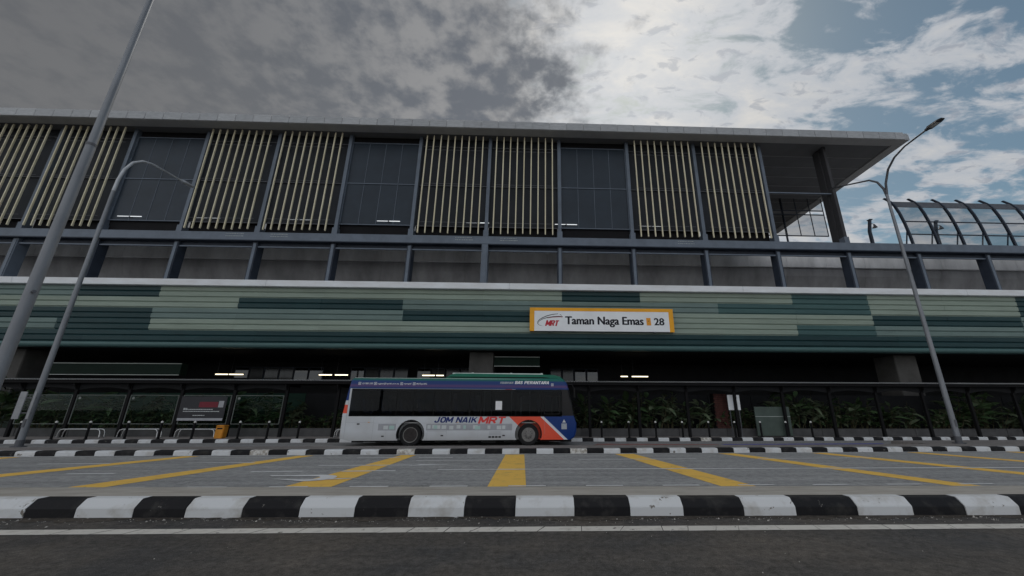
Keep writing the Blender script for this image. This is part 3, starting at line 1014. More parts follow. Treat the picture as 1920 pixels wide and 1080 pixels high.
# posts with loudspeakers on the viaduct
for j, (x, lab) in enumerate(((25.42, 'dark bent loudspeaker post standing alone between roof end and barrier'), (30.6, 'bent loudspeaker post seen through the barrier panes'))):
    sp = thing('speaker_post', lab, 'speaker post', (x, 26.0, 12.4), 0, 'loudspeaker posts on the viaduct')
    MB().tube([(0, 0, 0), (0.02, 0, 2.0), (0.26, 0, 2.95)], [.13, .12, .11], 8).build('post', 'steel_dark', sp)
    box('top_plate', 'steel_dark', sp, .14, .38, -.14, .14, 2.93, 2.99)
    MB().lathe([(.03, .0), (.06, -.05), (.16, -.26), (.18, -.28)], (.52, 0, 2.62), 'z', 12).build('speaker_horn', 'galv_dark', sp, True)
    MB().tube([(.2, 0, 2.68), (.52, 0, 2.62)], .025, 6).build('bracket', 'steel_dark', sp)

# luminaires on the platform screen and small stencilled rows on the beam
gl_x = (-26.76, -21.8, -16.0, -10.19, -4.31, 1.6, 7.41)
for j, x in enumerate(gl_x):
    t = thing('tube_light', 'thin white tube light low on the upper facade, %s from the left end' % ORD[j], 'tube light', (x, 23.97, 13.46), 0, 'tube lights along the upper facade')
    MB().tube([(0, -.07, 0), (.72, -.07, 0)], .022, 8).build('tube', 'tube_white', t)
    MB().tube([(.80, -.07, 0.0), (1.5, -.07, 0.0)], .026, 8).build('tube', 'tube_white', t)
    box('bracket', 'galv_dark', t, .70, .82, -.08, .03, -.03, .04)
rnd = random.Random(21)
for (x, zc) in ((-19.5, 12.13), (-16.7, 12.13), (-4.92, 12.13), (-2.01, 12.13), (9.79, 12.13)):
    m = MB()
    for row in (0, 1):
        xx = x
        while xx < x + 1.1:
            w = rnd.uniform(.02, .07)
            m.box(xx, xx + w, 23.694, 23.698, zc - .03 + row * .16, zc + .01 + row * .16)
            xx += w + rnd.uniform(.02, .06)
    tag(m.build('stencil_row', 'trim_pale', beam), kind='stuff')

# ------------------------------------------------------------------ station name sign
sg = thing('station_sign', 'white station name sign with yellow border on the green fascia', 'sign', (0, 0, .03))
sg.scale = (.98, 1, .98)
box('sign_box', 'galv_dark', sg, 0.03, 9.06, 23.56, 23.797, 6.21, 7.69)
box('sign_face', 'sign_white', sg, 0.29, 8.80, 23.53, 23.557, 6.215, 7.49)
fr = MB()
fr.box(0.0, 0.288, 23.525, 23.557, 6.20, 7.70)
fr.box(8.802, 9.09, 23.525, 23.557, 6.20, 7.70)
fr.box(0.29, 8.80, 23.525, 23.557, 7.492, 7.70)
fr.build('border', 'sign_yellow', sg)
YS = 23.526
text('station_name', 'Taman Naga Emas', 'ink_black', sg, 2.24, 7.15, YS, 6.48, 7.14, 0, 0.004, fat=.026)
text('station_number', '28', 'ink_black', sg, 7.85, 8.47, YS, 6.63, 7.09, 0, 0.004, fat=.020)
block('logo_letters', 'MRT', 'ink_red', sg, .98, 1.84, YS, 6.53, 6.89, .26, .24)
m = MB()
m.quad((7.36, YS, 6.62), (7.64, YS, 6.62), (7.62, YS, 7.10), (7.34, YS, 7.10))
pk = m.build('line_mark', 'ink_orange', sg)
MB().quad((7.45, YS - .002, 6.88), (7.53, YS - .002, 6.88), (7.53, YS - .002, 6.915), (7.45, YS - .002, 6.915)).build('mark_dot', 'ink_black', pk)
def swoosh(name, mat, pts, w):
    m = MB()
    n = len(pts)
    L, Rr = [], []
    for i, (x, z) in enumerate(pts):
        a = pts[max(0, i - 1)]
        b = pts[min(n - 1, i + 1)]
        dx, dz = b[0] - a[0], b[1] - a[1]
        l = math.hypot(dx, dz)
        t = w[i]
        L.append((x - dz / l * t, YS, z + dx / l * t))
        Rr.append((x + dz / l * t, YS, z - dx / l * t))
    for i in range(n - 1):
        m.quad(L[i], L[i + 1], Rr[i + 1], Rr[i])
    return m.build(name, mat, sg)
c1 = [(0.80, 6.54), (0.62, 6.56), (0.50, 6.66), (0.50, 6.78), (0.60, 6.92), (0.80, 7.05), (1.10, 7.18), (1.45, 7.27), (1.78, 7.31)]
swoosh('logo_swoosh', 'ink_black', c1, [.003, .010, .016, .018, .020, .022, .022, .020, .016])
c2 = [(0.52, 6.70), (0.60, 6.84), (0.80, 6.97), (1.10, 7.06), (1.45, 7.12), (1.80, 7.14), (2.06, 7.13)]
swoosh('logo_swoosh', 'ink_black', c2, [.004, .012, .018, .022, .024, .024, .018])
swoosh('logo_swoosh', 'ink_red', [(1.10, 7.02), (1.45, 7.085), (1.80, 7.105), (2.05, 7.10)], [.004, .012, .014, .012])
swoosh('logo_swoosh', 'ink_black', [(1.86, 7.30), (1.92, 7.26), (2.0, 7.19)], [.006, .012, .008])
for xb in (1.2, 4.5, 7.8):
    box('bracket', 'galv_dark', sg, xb, xb + .12, 23.55, 23.80, 6.16, 6.208)

# ------------------------------------------------------------------ covered walkway
cw = thing('covered_walkway', 'long dark covered walkway with corrugated roof below the station', 'walkway')
m = MB()
prof = []
x = XL
i = 0
pts = []
while x < XR:
    pts.append((x, 3.05 if i % 4 in (0, 1) else 3.005))
    x += (0.05 if i % 2 == 0 else 0.022)
    i += 1
for (y0, y1) in ((21.95, 23.7),):
    n = len(pts)
    vs = [(px, y0, pz) for px, pz in pts] + [(px, y1, pz + .02) for px, pz in pts] + [(px, y0, pz - .012) for px, pz in pts] + [(px, y1, pz + .008) for px, pz in pts]
    fs = []
    for k in range(n - 1):
        fs += [(k, k + 1, n + k + 1, n + k), (2 * n + k, 3 * n + k, 3 * n + k + 1, 2 * n + k + 1), (k, 2 * n + k, 2 * n + k + 1, k + 1)]
    m.add(vs, fs)
m.build('roof_sheet', 'canopy_sheet', cw)
box('purlin', 'black_paint', cw, XL, XR, 22.02, 22.10, 2.84, 2.985)
box('purlin', 'black_paint', cw, XL, XR, 23.45, 23.53, 2.84, 2.985)
k = 0
px = -34.75
posts = []
while px < 40:
    posts.append(px)
    p_ = box('post', 'black_paint', cw, px - .07, px + .07, 22.30, 22.44, 0.15, 2.838)
    MB().prism([(22.07, 2.835), (22.30, 2.50), (22.30, 2.62), (22.14, 2.838)], 'x', px - .03, px + .03).build('bracket', 'black_paint', p_)
    box('rafter', 'black_paint', cw, px - .04, px + .04, 22.10, 23.45, 2.70, 2.836)
    px += 2.72
# arched brow panels and glazed screens between the posts on the left
frames = [p for p in posts if p < -14.0 and p > -27] 
for p in posts[:-1]:
    a, b = p + .075, p + 2.72 - .075
    cxm = (a + b) / 2
    arc = [(a, 2.836), (a, 2.50)] + [(a + (b - a) * t / 8, 2.50 + 0.13 * math.sin(math.pi * t / 8)) for t in range(1, 8)] + [(b, 2.50), (b, 2.836)]
    if p < -14 or p > -2:
        MB().prism(arc, 'y', 22.35, 22.38).build('brow_panel', 'dark_wall', cw)
for p in frames:
    a, b = p + .12, p + 2.72 - .12
    f_ = MB()
    t = .010
    f_.box(a, b, 22.33, 22.37, .78, .78 + 2 * t)
    f_.box(a, b, 22.33, 22.37, 2.22, 2.22 + 2 * t)
    f_.box(a, a + 2 * t, 22.33, 22.37, .81, 2.219)
    f_.box(b - 2 * t, b, 22.33, 22.37, .81, 2.219)
    ff = f_.build('screen_frame', 'frame_dim', cw)
    box('pane', 'shelter_glass', ff, a + .03, b - .03, 22.345, 22.355, .812, 2.217)
    MB().lathe([(.07, 0), (.07, .004)], (a + .16, 22.335, 2.08), 'y', 14).build('round_sticker', 'frame_dim', ff)
# notice banner on the third screen
bn = thing('banner', 'dark notice banner with red block and white text lines by the bin', 'banner', (-17.1, 22.26, 0))
box('sheet', 'banner_dark', bn, -1.22, 1.12, 0, .03, .95, 2.18)
MB().quad((-.25, -.003, 1.62), (.72, -.003, 1.62), (.72, -.003, 1.90), (-.25, -.003, 1.90)).build('red_block', 'banner_red', bn)
MB().quad((.74, -.003, 1.62), (1.0, -.003, 1.62), (1.0, -.003, 1.95), (.74, -.003, 1.95)).build('pale_block', 'print_grey', bn)
rnd = random.Random(2)
m = MB()
for z, a, b in ((1.50, -1.0, .5), (1.40, -1.0, .85), (1.20, -.45, .15), (1.55, -1.0, -.8)):
    x = a
    while x < b:
        w = rnd.uniform(.03, .10)
        m.quad((x, -.003, z), (min(b, x + w), -.003, z), (min(b, x + w), -.003, z + .035), (x, -.003, z + .035))
        x += w + .018
m.build('text_lines', 'print_pale', bn)
MB().quad((-1.2, -.003, .96), (1.1, -.003, .96), (1.1, -.003, 1.08), (-1.2, -.003, 1.08)).build('pale_band', 'print_grey', bn)
# planter wall
pw = thing('planter_wall', 'low grey concrete planter wall along the walkway', 'planter wall')
x = XL
while x < XR:
    box('wall_panel', 'planter_wall', pw, x + .008, x + 2.72 - .008, 22.95, 23.1, .15, .56, bevel=.012)
    x += 2.72
struct(MB().box(XL, XR, 23.105, 24.9, .15, .50).build('planting_soil', 'earth'))
# low rear fence behind the plants
fb = thing('back_fence', 'dark green fence behind the planting under the station', 'fence')
x = XL
while x < XR:
    box('fence_panel', 'green_panel' if x < -14 else 'dark_wall', fb, x + .01, x + 2.7, 24.95, 25.0, .15, 2.45)
    x += 2.72
# shrubs
rnd = random.Random(31)
def leaf(m, base, d, L, w, droop, mi):
    d = Vector(d).normalized()
    side = d.cross(Vector((0, 0, 1)))
    if side.length < .1:
        side = Vector((1, 0, 0))
    side.normalize()
    tw = rnd.uniform(-.7, .7)
    upv = side.cross(d).normalized()
    side = side * math.cos(tw) + upv * math.sin(tw)
    pts = []
    p = Vector(base)
    dd = d.copy()
    for i in range(5):
        t = i / 4
        pts.append((p.copy(), w * math.sin(math.pi * (0.12 + 0.86 * t)) ** 0.8))
        dd = (dd + Vector((0, 0, -droop * .35))).normalized()
        p = p + dd * (L / 4)
    vs = []
    for q, ww in pts:
        vs += [q - side * ww, q + Vector((0, 0, -ww * .25)), q + side * ww]
    fs = []
    for i in range(4):
        fs += [(i * 3, i * 3 + 1, i * 3 + 4, i * 3 + 3), (i * 3 + 1, i * 3 + 2, i * 3 + 5, i * 3 + 4)]
    m.add(vs, fs, mi)
def shrub_mesh(kind):
    fol, stm = MB(), MB()
    H = (1.9, 1.4, 1.0, 1.6)[kind]
    ns = (9, 12, 14, 7)[kind]
    for s_ in range(ns):
        bx_, by_ = rnd.uniform(-.45, .45), rnd.uniform(-.3, .3)
        h = H * rnd.uniform(.5, 1.0)
        lean = Vector((rnd.uniform(-.3, .3), rnd.uniform(-.35, .15), 0))
        tip = Vector((bx_, by_, 0)) + lean * h + Vector((0, 0, h))
        stm.tube([(bx_, by_, 0), tuple((Vector((bx_, by_, 0)) + tip) / 2 + lean * .05), tuple(tip)], [.018, .014, .006], 5)
        nl = (5, 8, 9, 6)[kind]
        for j in range(nl):
            t = rnd.uniform(.25, 1.0)
            q = Vector((bx_, by_, 0)).lerp(tip, t)
            a = rnd.uniform(0, 6.28)
            L = (rnd.uniform(.42, .85), rnd.uniform(.26, .48), rnd.uniform(.16, .32), rnd.uniform(.5, .95))[kind]
            leaf(fol, q, (math.cos(a), math.sin(a), rnd.uniform(.2, 1.3)), L, L * (.20, .24, .30, .13)[kind], rnd.uniform(.3, 1.1), 0 if rnd.random() < .7 else 1)
    return fol, stm
protos = []
for kd in range(4):
    for v in range(2):
        f_, s_ = shrub_mesh(kd)
        mats = (['leaf_a', 'leaf_b'], ['leaf_b', 'leaf_c'], ['leaf_a', 'leaf_c'], ['leaf_b', 'leaf_a'])[kd]
        fo = f_.build('foliage', mats)
        so_ = s_.build('stem', 'stem')
        COL.objects.unlink(fo)
        COL.objects.unlink(so_)
        protos.append((fo, so_, kd))
KN = ['tall broad-leaved shrub', 'bushy mid-height shrub', 'low leafy shrub', 'spreading long-leaved shrub']
spots = []
x = -30.0
while x < -9.6:
    spots.append((x, 'left'))
    x += rnd.uniform(.55, .85)
x = 1.9
while x < 33:
    spots.append((x, 'right'))
    x += rnd.uniform(.55, .85)
cnt = {}
lefts = [s for s in spots if s[1] == 'left'][::-1]
rights = [s for s in spots if s[1] == 'right']
for side, lst in (('left', lefts), ('right', rights)):
    for j, (x, _) in enumerate(lst):
        pi = rnd.randrange(8)
        fo, so_, kd = protos[pi]
        key = (side, kd)
        cnt[key] = cnt.get(key, 0) + 1
        o = thing('shrub', '%s in the planter, %s of its kind counting %s from the bus' % (KN[kd], ORD[cnt[key] - 1], side), 'shrub', (x, 23.38 + rnd.uniform(0, .5), .49), rnd.uniform(-.5, .5), 'shrubs in the planter %s of the bus' % side)
        sc_ = rnd.uniform(.85, 1.2)
        tall = 1.45 if (j * 7 + pi) % 11 == 0 else (0.62 if (j * 5 + pi) % 7 == 0 else 1.0)
        o.scale = (sc_, sc_, sc_ * rnd.uniform(.9, 1.15) * tall)
        part_copy(fo, o)
        part_copy(so_, o)
# bollards
def bollard(x, lab, grp):
    y = yk2(x) + .55
    o = thing('bollard', lab, 'bollard', (x, y, .15), 0, grp)
    MB().lathe([(.075, 0), (.075, .02), (.05, .03), (.05, .74)], (0, 0, 0), 'z', 12).build('post', 'black_paint', o, True)
    MB().lathe([(.052, .741), (.056, .76), (.05, .80), (.02, .83)], (0, 0, 0), 'z', 12).build('cap', 'cap_pale', o, True)
bl = [-11.4, -12.85, -14.2, -16.3, -17.8, -19.3, -21.0, -22.5, -24.0, -25.5]
for j, x in enumerate(bl):
    bollard(x, 'slim black bollard with pale cap, %s to the left of the bus' % ORD[j], 'bollards left of the bus')
for j in range(9):
    bollard(3.86 + 1.465 * j, 'slim black bollard with pale cap, %s to the right of the bus' % ORD[j], 'bollards right of the bus')
# hoop rails
for j, (x0, x1) in enumerate(((-23.6, -21.55), (-20.7, -18.75), (-17.9, -15.95), (-9.95, -8.2))):
    hy = 22.0
    o = thing('hoop_rail', ('low double steel hoop rail, leftmost of the row', 'low double steel hoop rail, second from the left', 'low double steel hoop rail in front of the dark banner', 'low double steel hoop rail behind the bus tail')[j], 'rail', (x0, hy, .15), 0, 'hoop rails by the walkway')
    w = x1 - x0
    for dy in (-.12, .12):
        pts = [(0, dy, 0), (0.02, dy, .25), (.08, dy, .36), (.2, dy, .40), (w - .2, dy, .40), (w - .08, dy, .36), (w - .02, dy, .25), (w, dy, 0)]
        MB().tube(pts, .022, 8).build('hoop', 'stainless', o, True)
    for xx in (.0, w):
        box('base_plate', 'galv_dark', o, xx - .05, xx + .05, -.18, .18, 0, .012)
# litter bin
lb = thing('litter_bin', 'orange litter bin beside the walkway post', 'bin', (-15.25, 21.35, .15))
lb.scale = (.9, .9, 1.0)
MB().prism([(-.23, 0), (.21, 0), (.235, .55), (-.215, .55)], 'y', -.18, .18).build('bin_body', 'bin_orange', lb, bevel=.03)
MB().prism([(-.23, .555), (.25, .555), (.22, .62), (-.20, .62)], 'y', -.19, .19).build('lid', 'bin_orange', lb, bevel=.02)
box('slot', 'black_void', lb, -.13, .16, -.184, -.1805, .43, .50)
# small wall panel, brick pillar and white notice on the right
o = thing('screen_panel', 'pale green panel wall standing right of the shrubs', 'panel', (13.6, 22.55, .15))
box('panel', 'panel_green', o, -.98, 1.0, 0, .06, .05, 1.58)
box('upper_strip', 'trim_pale', o, -.98, 1.0, -.012, -.003, 1.05, 1.075)
for xx in (-.95, .93):
    box('post', 'black_paint', o, xx, xx + .06, .065, .12, 0, 1.6)
o = thing('notice_board', 'small white notice board on posts in front of red brick', 'notice board', (11.55, 22.62, .15))
box('board', 'sign_white', o, -.34, .34, 0, .03, 1.40, 2.22)
for xx in (-.28, .24):
    box('post', 'galv_dark', o, xx, xx + .04, .032, .07, 0, 2.2)
o = thing('brick_pillar', 'red brick pillar behind the white notice board', 'pillar', (11.0, 23.1, .15))
box('core', 'dark_wall', o, -.37, .37, .02, .48, 0, 2.3)
bk = None
for r_ in range(22):
    for c_ in range(3):
        xx = -.38 + c_ * .255 + (.0 if r_ % 2 else .06)
        if bk is None:
            bk = MB().box(0, .235, 0, .1, 0, .09).build('brick', 'brick_red', o)
            bk.location = (xx, -.02, .01 + r_ * .104)
        else:
            part_copy(bk, o, (xx, -.02, .01 + r_ * .104))
# concourse lights
LX = [(-21.26, -20.45), (-20.35, -19.43), (-14.37, -13.51), (-13.29, -12.43), (-7.36, -6.52), (-6.41, -5.9), (6.45, 6.94), (7.24, 8.38)]
for j, (a, b) in enumerate(LX):
    t = thing('concourse_light', 'lit warm tube light in the dark concourse, %s from the left' % ORD[j], 'tube light', (a, 28.0, 3.8), 0, 'lit tube lights in the concourse')
    MB().tube([(0, 0, 0), (b - a, 0, 0)], .03, 8).build('tube', 'tube_warm', t)
    box('housing', 'galv_dark', t, -.02, b - a + .02, -.05, .06, .033, .08)
    MB().tube([(.1, 0, .08), (.1, 0, 1.22)], .008, 5).build('hanger', 'galv_dark', t)

# ------------------------------------------------------------------ street lamps
def head(parent, base, d, L=.75, w=.30, mat='lamp_dark'):
    """flat luminaire head starting at base, pointing along d"""
    d = Vector(d).normalized()
    s_ = d.cross(Vector((0, 0, 1))).normalized()
    u = s_.cross(d).normalized()
    b_ = Vector(base)
    m = MB()
    def ring(t, ww, h0, h1):
        c = b_ + d * t
        return [c - s_ * ww + u * h0, c + s_ * ww + u * h0, c + s_ * ww * .8 + u * h1, c - s_ * ww * .8 + u * h1]
    rs = [ring(0, .05, -.04, .05), ring(.12, .07, -.05, .06), ring(.2, w / 2, -.05, .06), ring(L * .8, w / 2, -.05, .03), ring(L, w * .33, -.045, .0)]
    vs = [v for r in rs for v in r]
    fs = [(0, 1, 2, 3), (19, 18, 17, 16)]
    for i in range(4):
        for k in range(4):
            fs.append((i * 4 + k, i * 4 + (k + 1) % 4, (i + 1) * 4 + (k + 1) % 4, (i + 1) * 4 + k))
    m.add(vs, fs)
    h = m.build('lamp_head', mat, parent)
    m = MB()
    a0, a1 = b_ + d * .26 - u * .056, b_ + d * (L * .74) - u * .056
    m.quad(a0 - s_ * w * .36, a0 + s_ * w * .36, a1 + s_ * w * .36, a1 - s_ * w * .36)
    m.build('lens', 'lamp_lens', h)
def pole(parent, h, r0, r1, name='pole', mat='galv'):
    return MB().tube([(0, 0, 0), (0, 0, h * .3), (0, 0, h * .7), (0, 0, h)], [r0, r0 + (r1 - r0) * .3, r0 + (r1 - r0) * .7, r1], 14).build(name, mat, parent, True)
l1 = thing('street_lamp', 'thin grey street lamp with single curved arm left of the bus', 'street lamp', (-19.1, 16.55, .15))
pm('galv_pale', (0.48, 0.50, 0.53), 0.45, 0.08, 3, metal=0.3)
pole(l1, 10.9, .105, .07)
MB().tube([(0, 0, 10.9), (0, .02, 11.5), (0, .12, 12.1), (0, .36, 12.65), (0, .75, 13.0), (0, 1.2, 13.15), (0, 1.9, 13.22), (0, 2.85, 13.28)], [.07, .068, .064, .06, .055, .05, .045, .04], 10).build('arm', 'galv_pale', l1, True)
head(l1, (0, 2.82, 13.28), (0, 1, .10), .85, .26, 'galv_pale')
MB().lathe([(.22, 0), (.22, .03), (.12, .04), (.12, .25)], (0, 0, 0), 'z', 14).build('base_plate', 'galv_dark', l1)
box('cable_door', 'galv_dark', l1, -.05, .05, -.115, -.10, .7, 1.0)
sb = thing('street_sign', 'pair of narrow white boards strapped to the left street lamp', 'sign board', (-19.1, 16.35, 0))
box('board', 'white_board', sb, -.38, -.14, -.03, 0, 1.15, 2.15)
box('board', 'white_board', sb, .13, .22, -.03, 0, 1.15, 2.15)
box('strap', 'galv_dark', sb, -.38, .22, .003, .03, 1.35, 1.39)
box('strap', 'galv_dark', sb, -.38, .22, .003, .03, 1.9, 1.94)
l2 = thing('street_lamp', 'grey double-armed street lamp beyond the right end of the roof', 'street lamp', (19.12, 18.0, .15))
pole(l2, 12.5, .115, .065)
MB().tube([(0, 0, 12.45), (0, -.12, 13.1), (0, -.45, 13.75), (0, -.95, 14.15), (0, -1.6, 14.35), (0, -2.75, 14.4)], [.062, .058, .054, .05, .045, .04], 10).build('arm', 'galv_dark', l2, True)
MB().tube([(0, 0, 12.35), (0, .08, 12.9), (0, .32, 13.45), (0, .75, 13.85), (0, 1.35, 14.1), (0, 2.6, 14.62)], [.062, .058, .054, .05, .045, .04], 10).build('arm', 'galv_dark', l2, True)
head(l2, (0, -2.72, 14.4), (0, -1, .04), .85, .30)
head(l2, (0, 2.58, 14.61), (0, 1, .35), .8, .26)
MB().lathe([(.24, 0), (.24, .03), (.13, .04), (.13, .3)], (0, 0, 0), 'z', 14).build('base_plate', 'galv_dark', l2)
box('cable_door', 'galv_dark', l2, -.05, .05, -.125, -.11, .7, 1.0)
l3 = thing('lamp_mast', 'thick tapered grey lamp mast rising out of frame at the left', 'lamp post', (-9.34, 7.40, .24))
MB().tube([(0, 0, 0), (0, 0, 3), (0, 0, 6.6)], [.100, .092, .080], 16).build('lower_pole', 'galv', l3, True)
MB().tube([(0, 0, 6.4), (0, 0, 15.5)], [.073, .042], 16).build('upper_pole', 'galv', l3, True)
MB().tube([(0, 0, 15.5), (0, -.15, 16.2), (0, -.6, 16.7), (0, -2.6, 17.0)], [.05, .05, .045, .04], 10).build('arm', 'galv', l3, True)
head(l3, (0, -2.58, 17.0), (0, -1, .15), .85, .3)
MB().tube([(.0, 0, 6.58), (0, 0, 6.64)], [.086, .086], 16).build('collar', 'galv_dark', l3)
MB().lathe([(.28, 0), (.28, .04), (.15, .05), (.15, .3)], (0, 0, 0), 'z', 16).build('base_plate', 'galv_dark', l3)
MB().tube([(.09, -.05, 3.35), (.15, -.08, 3.35)], .03, 8).build('bolt', 'galv_dark', l3)

# ------------------------------------------------------------------ bus
bus = thing('bus', 'white, red and blue single-deck bus with green roof standing in the lane', 'bus', (-3.02, 19.65, .006), math.atan(.045))
HW = 1.175
def bus_paint():
    m = bpy.data.materials.new('bus_livery')
    m.use_nodes = True
    t = m.node_tree
    b = t.nodes['Principled BSDF']
    b.inputs['Roughness'].default_value = 0.30
    b.inputs['Specular IOR Level'].default_value = 0.22
    tcn = t.nodes.new('ShaderNodeTexCoord')
    sp = t.nodes.new('ShaderNodeSeparateXYZ')
    t.links.new(tcn.outputs['Object'], sp.inputs[0])
    X, Z = sp.outputs['X'], sp.outputs['Z']
    def mt(op, a, c):
        n = t.nodes.new('ShaderNodeMath')
        n.operation = op
        for i, v in enumerate((a, c)):
            if isinstance(v, (int, float)):
                n.inputs[i].default_value = v
            else:
                t.links.new(v, n.inputs[i])
        return n.outputs[0]
    def mix(f, a, c):
        n = t.nodes.new('ShaderNodeMix')
        n.data_type = 'RGBA'
        t.links.new(f, n.inputs[0])
        for s, v in ((6, a), (7, c)):
            if isinstance(v, tuple):
                n.inputs[s].default_value = (*v, 1)
            else:
                t.links.new(v, n.inputs[s])
        return n.outputs[2]
    def sm(v, a, c):
        n = t.nodes.new('ShaderNodeMapRange')
        t.links.new(v, n.inputs[0])
        n.inputs[1].default_value = a
        n.inputs[2].default_value = c
        return n.outputs[0]
    white = (0.58, 0.605, 0.64)
    blue = (0.008, 0.038, 0.18)
    red = (0.76, 0.095, 0.05)
    g = t.nodes.new('ShaderNodeTexNoise')
    g.inputs['Scale'].default_value = 1.6
    g.inputs['Detail'].default_value = 7
    t.links.new(tcn.outputs['Object'], g.inputs['Vector'])
    c = mix(sm(g.outputs['Fac'], .4, .75), white, (0.51, 0.525, 0.545))
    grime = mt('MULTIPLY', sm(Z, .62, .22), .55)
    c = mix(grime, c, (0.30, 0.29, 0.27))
    u = mt('ADD', X, mt('MULTIPLY', Z, 1.1))
    fr_ = mt('GREATER_THAN', X, 1.9)
    c = mix(mt('MULTIPLY', fr_, mt('GREATER_THAN', u, 3.46)), c, red)
    c = mix(mt('MULTIPLY', fr_, mt('GREATER_THAN', u, 4.86)), c, (0.66, 0.68, 0.72))
    c = mix(mt('MULTIPLY', fr_, mt('GREATER_THAN', u, 5.02)), c, blue)
    # tail corner
    tail = mt('LESS_THAN', X, -4.93)
    c = mix(mt('MULTIPLY', tail, mt('GREATER_THAN', Z, 1.36)), c, red)
    c = mix(mt('MULTIPLY', tail, mt('GREATER_THAN', Z, 1.72)), c, white)
    c = mix(mt('MULTIPLY', tail, mt('GREATER_THAN', Z, 1.90)), c, blue)
    # glazed black front quarter
    c = mix(mt('MULTIPLY', mt('GREATER_THAN', X, 4.30), mt('GREATER_THAN', Z, 1.27)), c, (0.012, 0.012, 0.014))
    # cantrail band and green roof
    c = mix(mt('GREATER_THAN', Z, 2.42), c, (0.010, 0.042, 0.18))
    pur = mt('MULTIPLY', sm(Z, 2.46, 2.53), sm(Z, 2.64, 2.56))
    c = mix(mt('MULTIPLY', pur, .9), c, (0.10, 0.055, 0.17))
    c = mix(sm(Z, 2.74, 2.82), c, (0.010, 0.13, 0.105))
    t.links.new(c, b.inputs['Base Color'])
    MATS['bus_livery'] = m
bus_paint()
prof = [(-5.14, .34), (-5.15, 1.3), (-5.05, 2.2), (-4.96, 2.78), (-4.84, 2.88), (4.35, 2.93), (4.60, 2.88), (4.74, 2.72), (4.86, 2.35), (4.98, 1.75), (5.06, 1.25), (5.16, .95), (5.15, .62), (5.06, .36), (4.9, .26), (-4.7, .24)]
bd = MB().prism(prof, 'y', -HW, HW).build('body', 'bus_livery', bus)
bm = bmesh.new()
bm.from_mesh(bd.data)
side_edges = [e for e in bm.edges if all(abs(abs(v.co.y) - HW) < 1e-4 for v in e.verts) and e.verts[0].co.y * e.verts[1].co.y > 0 and (e.verts[0].co.z + e.verts[1].co.z) / 2 > .3]
bmesh.ops.bevel(bm, geom=side_edges, offset=.10, segments=4, affect='EDGES', profile=.5)
bm.to_mesh(bd.data)
bm.free()
PX = [-4.86, -2.86, -2.12, -1.25, -.48, .33, .83, 1.30, 2.39, 3.55]
ZW0, ZW1 = 1.235, 2.41
cut = MB()
cut.box(-4.7, 4.55, -1.09, 1.09, .95, 2.78)
c_in = cut.build('cutter', 'underbody')
cutw = MB()
cutw.box(-4.86, 4.50, -1.4, 1.4, ZW0, ZW1)
c_w = cutw.build('cutter', 'underbody')
cs = []
for wx in (-2.16, 2.98):
    for sy in (-1, 1):
        c_ = MB().lathe([(.585, -.36), (.585, .36)], (wx, sy * 1.18, .50), 'y', 40).build('cutter', 'underbody')
        cs.append(c_)
for c_ in [c_in, c_w] + cs:
    md = bd.modifiers.new('b', 'BOOLEAN')
    md.operation = 'DIFFERENCE'
    md.solver = 'EXACT'
    md.object = c_
for c_ in [c_in, c_w] + cs:
    c_.parent = bus
bpy.context.view_layer.update()
dg = bpy.context.evaluated_depsgraph_get()
me = bpy.data.meshes.new_from_object(bd.evaluated_get(dg))
bd.modifiers.clear()
bd.data = me
me.materials.clear()
me.materials.append(MATS['bus_livery'])
for pl in me.polygons:
    pl.material_index = 0
    pl.use_smooth = True
try:
    me.set_sharp_from_angle(angle=R(30))
except Exception:
    pass
for c_ in [c_in, c_w] + cs:
    bpy.data.objects.remove(c_)
# window pillars and panes
for sy in (-1, 1):
    y0, y1 = (-HW + .015, -HW + .05) if sy < 0 else (HW - .05, HW - .015)
    ye = -HW + .004 if sy < 0 else HW - .016
    xs = PX + [4.50]
    for i in range(len(xs) - 1):
        a, b = xs[i], xs[i + 1]
        MB().box(a + .012, b - .012, ye, ye + .012, ZW0 + .008, ZW1 - .008).build('window', 'bus_glass', bus)
    for x in PX[1:]:
        w = .055 if x not in (2.39, 3.55) else .08
        box('pillar', 'rubber', bus, x - w, x + w, y0 + (.008 if sy < 0 else 0), y1, ZW0 + .002, ZW1 - .002)
    box('window_seal', 'rubber', bus, -4.855, 4.49, y0, y1, ZW1 - .07, ZW1 - .003)
    box('window_seal', 'rubber', bus, -4.855, 4.49, y0, y1, ZW0 + .003, ZW0 + .05)
# sliding vent frames on the driver window
m = MB()
for (a, b, z0, z1) in ((3.68, 4.40, 1.33, 1.36), (3.68, 4.40, 2.12, 2.15), (3.68, 3.71, 1.361, 2.119), (4.37, 4.40, 1.361, 2.119), (4.02, 4.045, 1.361, 2.119)):
    m.box(a, b, -HW - .006, -HW + .003, z0, z1)
m.build('window_frame', 'rubber', bus)
# interior
fl = box('floor', 'interior_grey', bus, -4.65, 4.5, -1.08, 1.08, .952, .99)
seat = None
for x in (-4.3, -3.5, -2.7, -1.9, -1.1, -.3, .5, 1.6):
    for y in (-.8, -.36, .36, .8):
        if seat is None:
            m = MB()
            m.prism([(-.02, 1.36), (.40, 1.34), (.40, 1.44), (.08, 1.46), (-.06, 2.0), (-.14, 1.99)], 'y', -.2, .2)
            m.box(.1, .2, -.05, .05, .992, 1.34)
            seat = m.build('seat', 'seat_fabric', bus, bevel=.02)
            seat.location = (x, y, 0)
        else:
            part_copy(seat, bus, (x, y, 0))
ds = part_copy(seat, bus, (3.5, -.6, 0))
for x, y in ((-.6, -.15), (.9, -.2), (.9, .3), (2.2, -.2), (2.2, .35), (3.1, .4)):
    MB().tube([(x, y, 1.0), (x, y, 2.77)], .02, 8).build('grab_pole', 'cap_pale', bus)
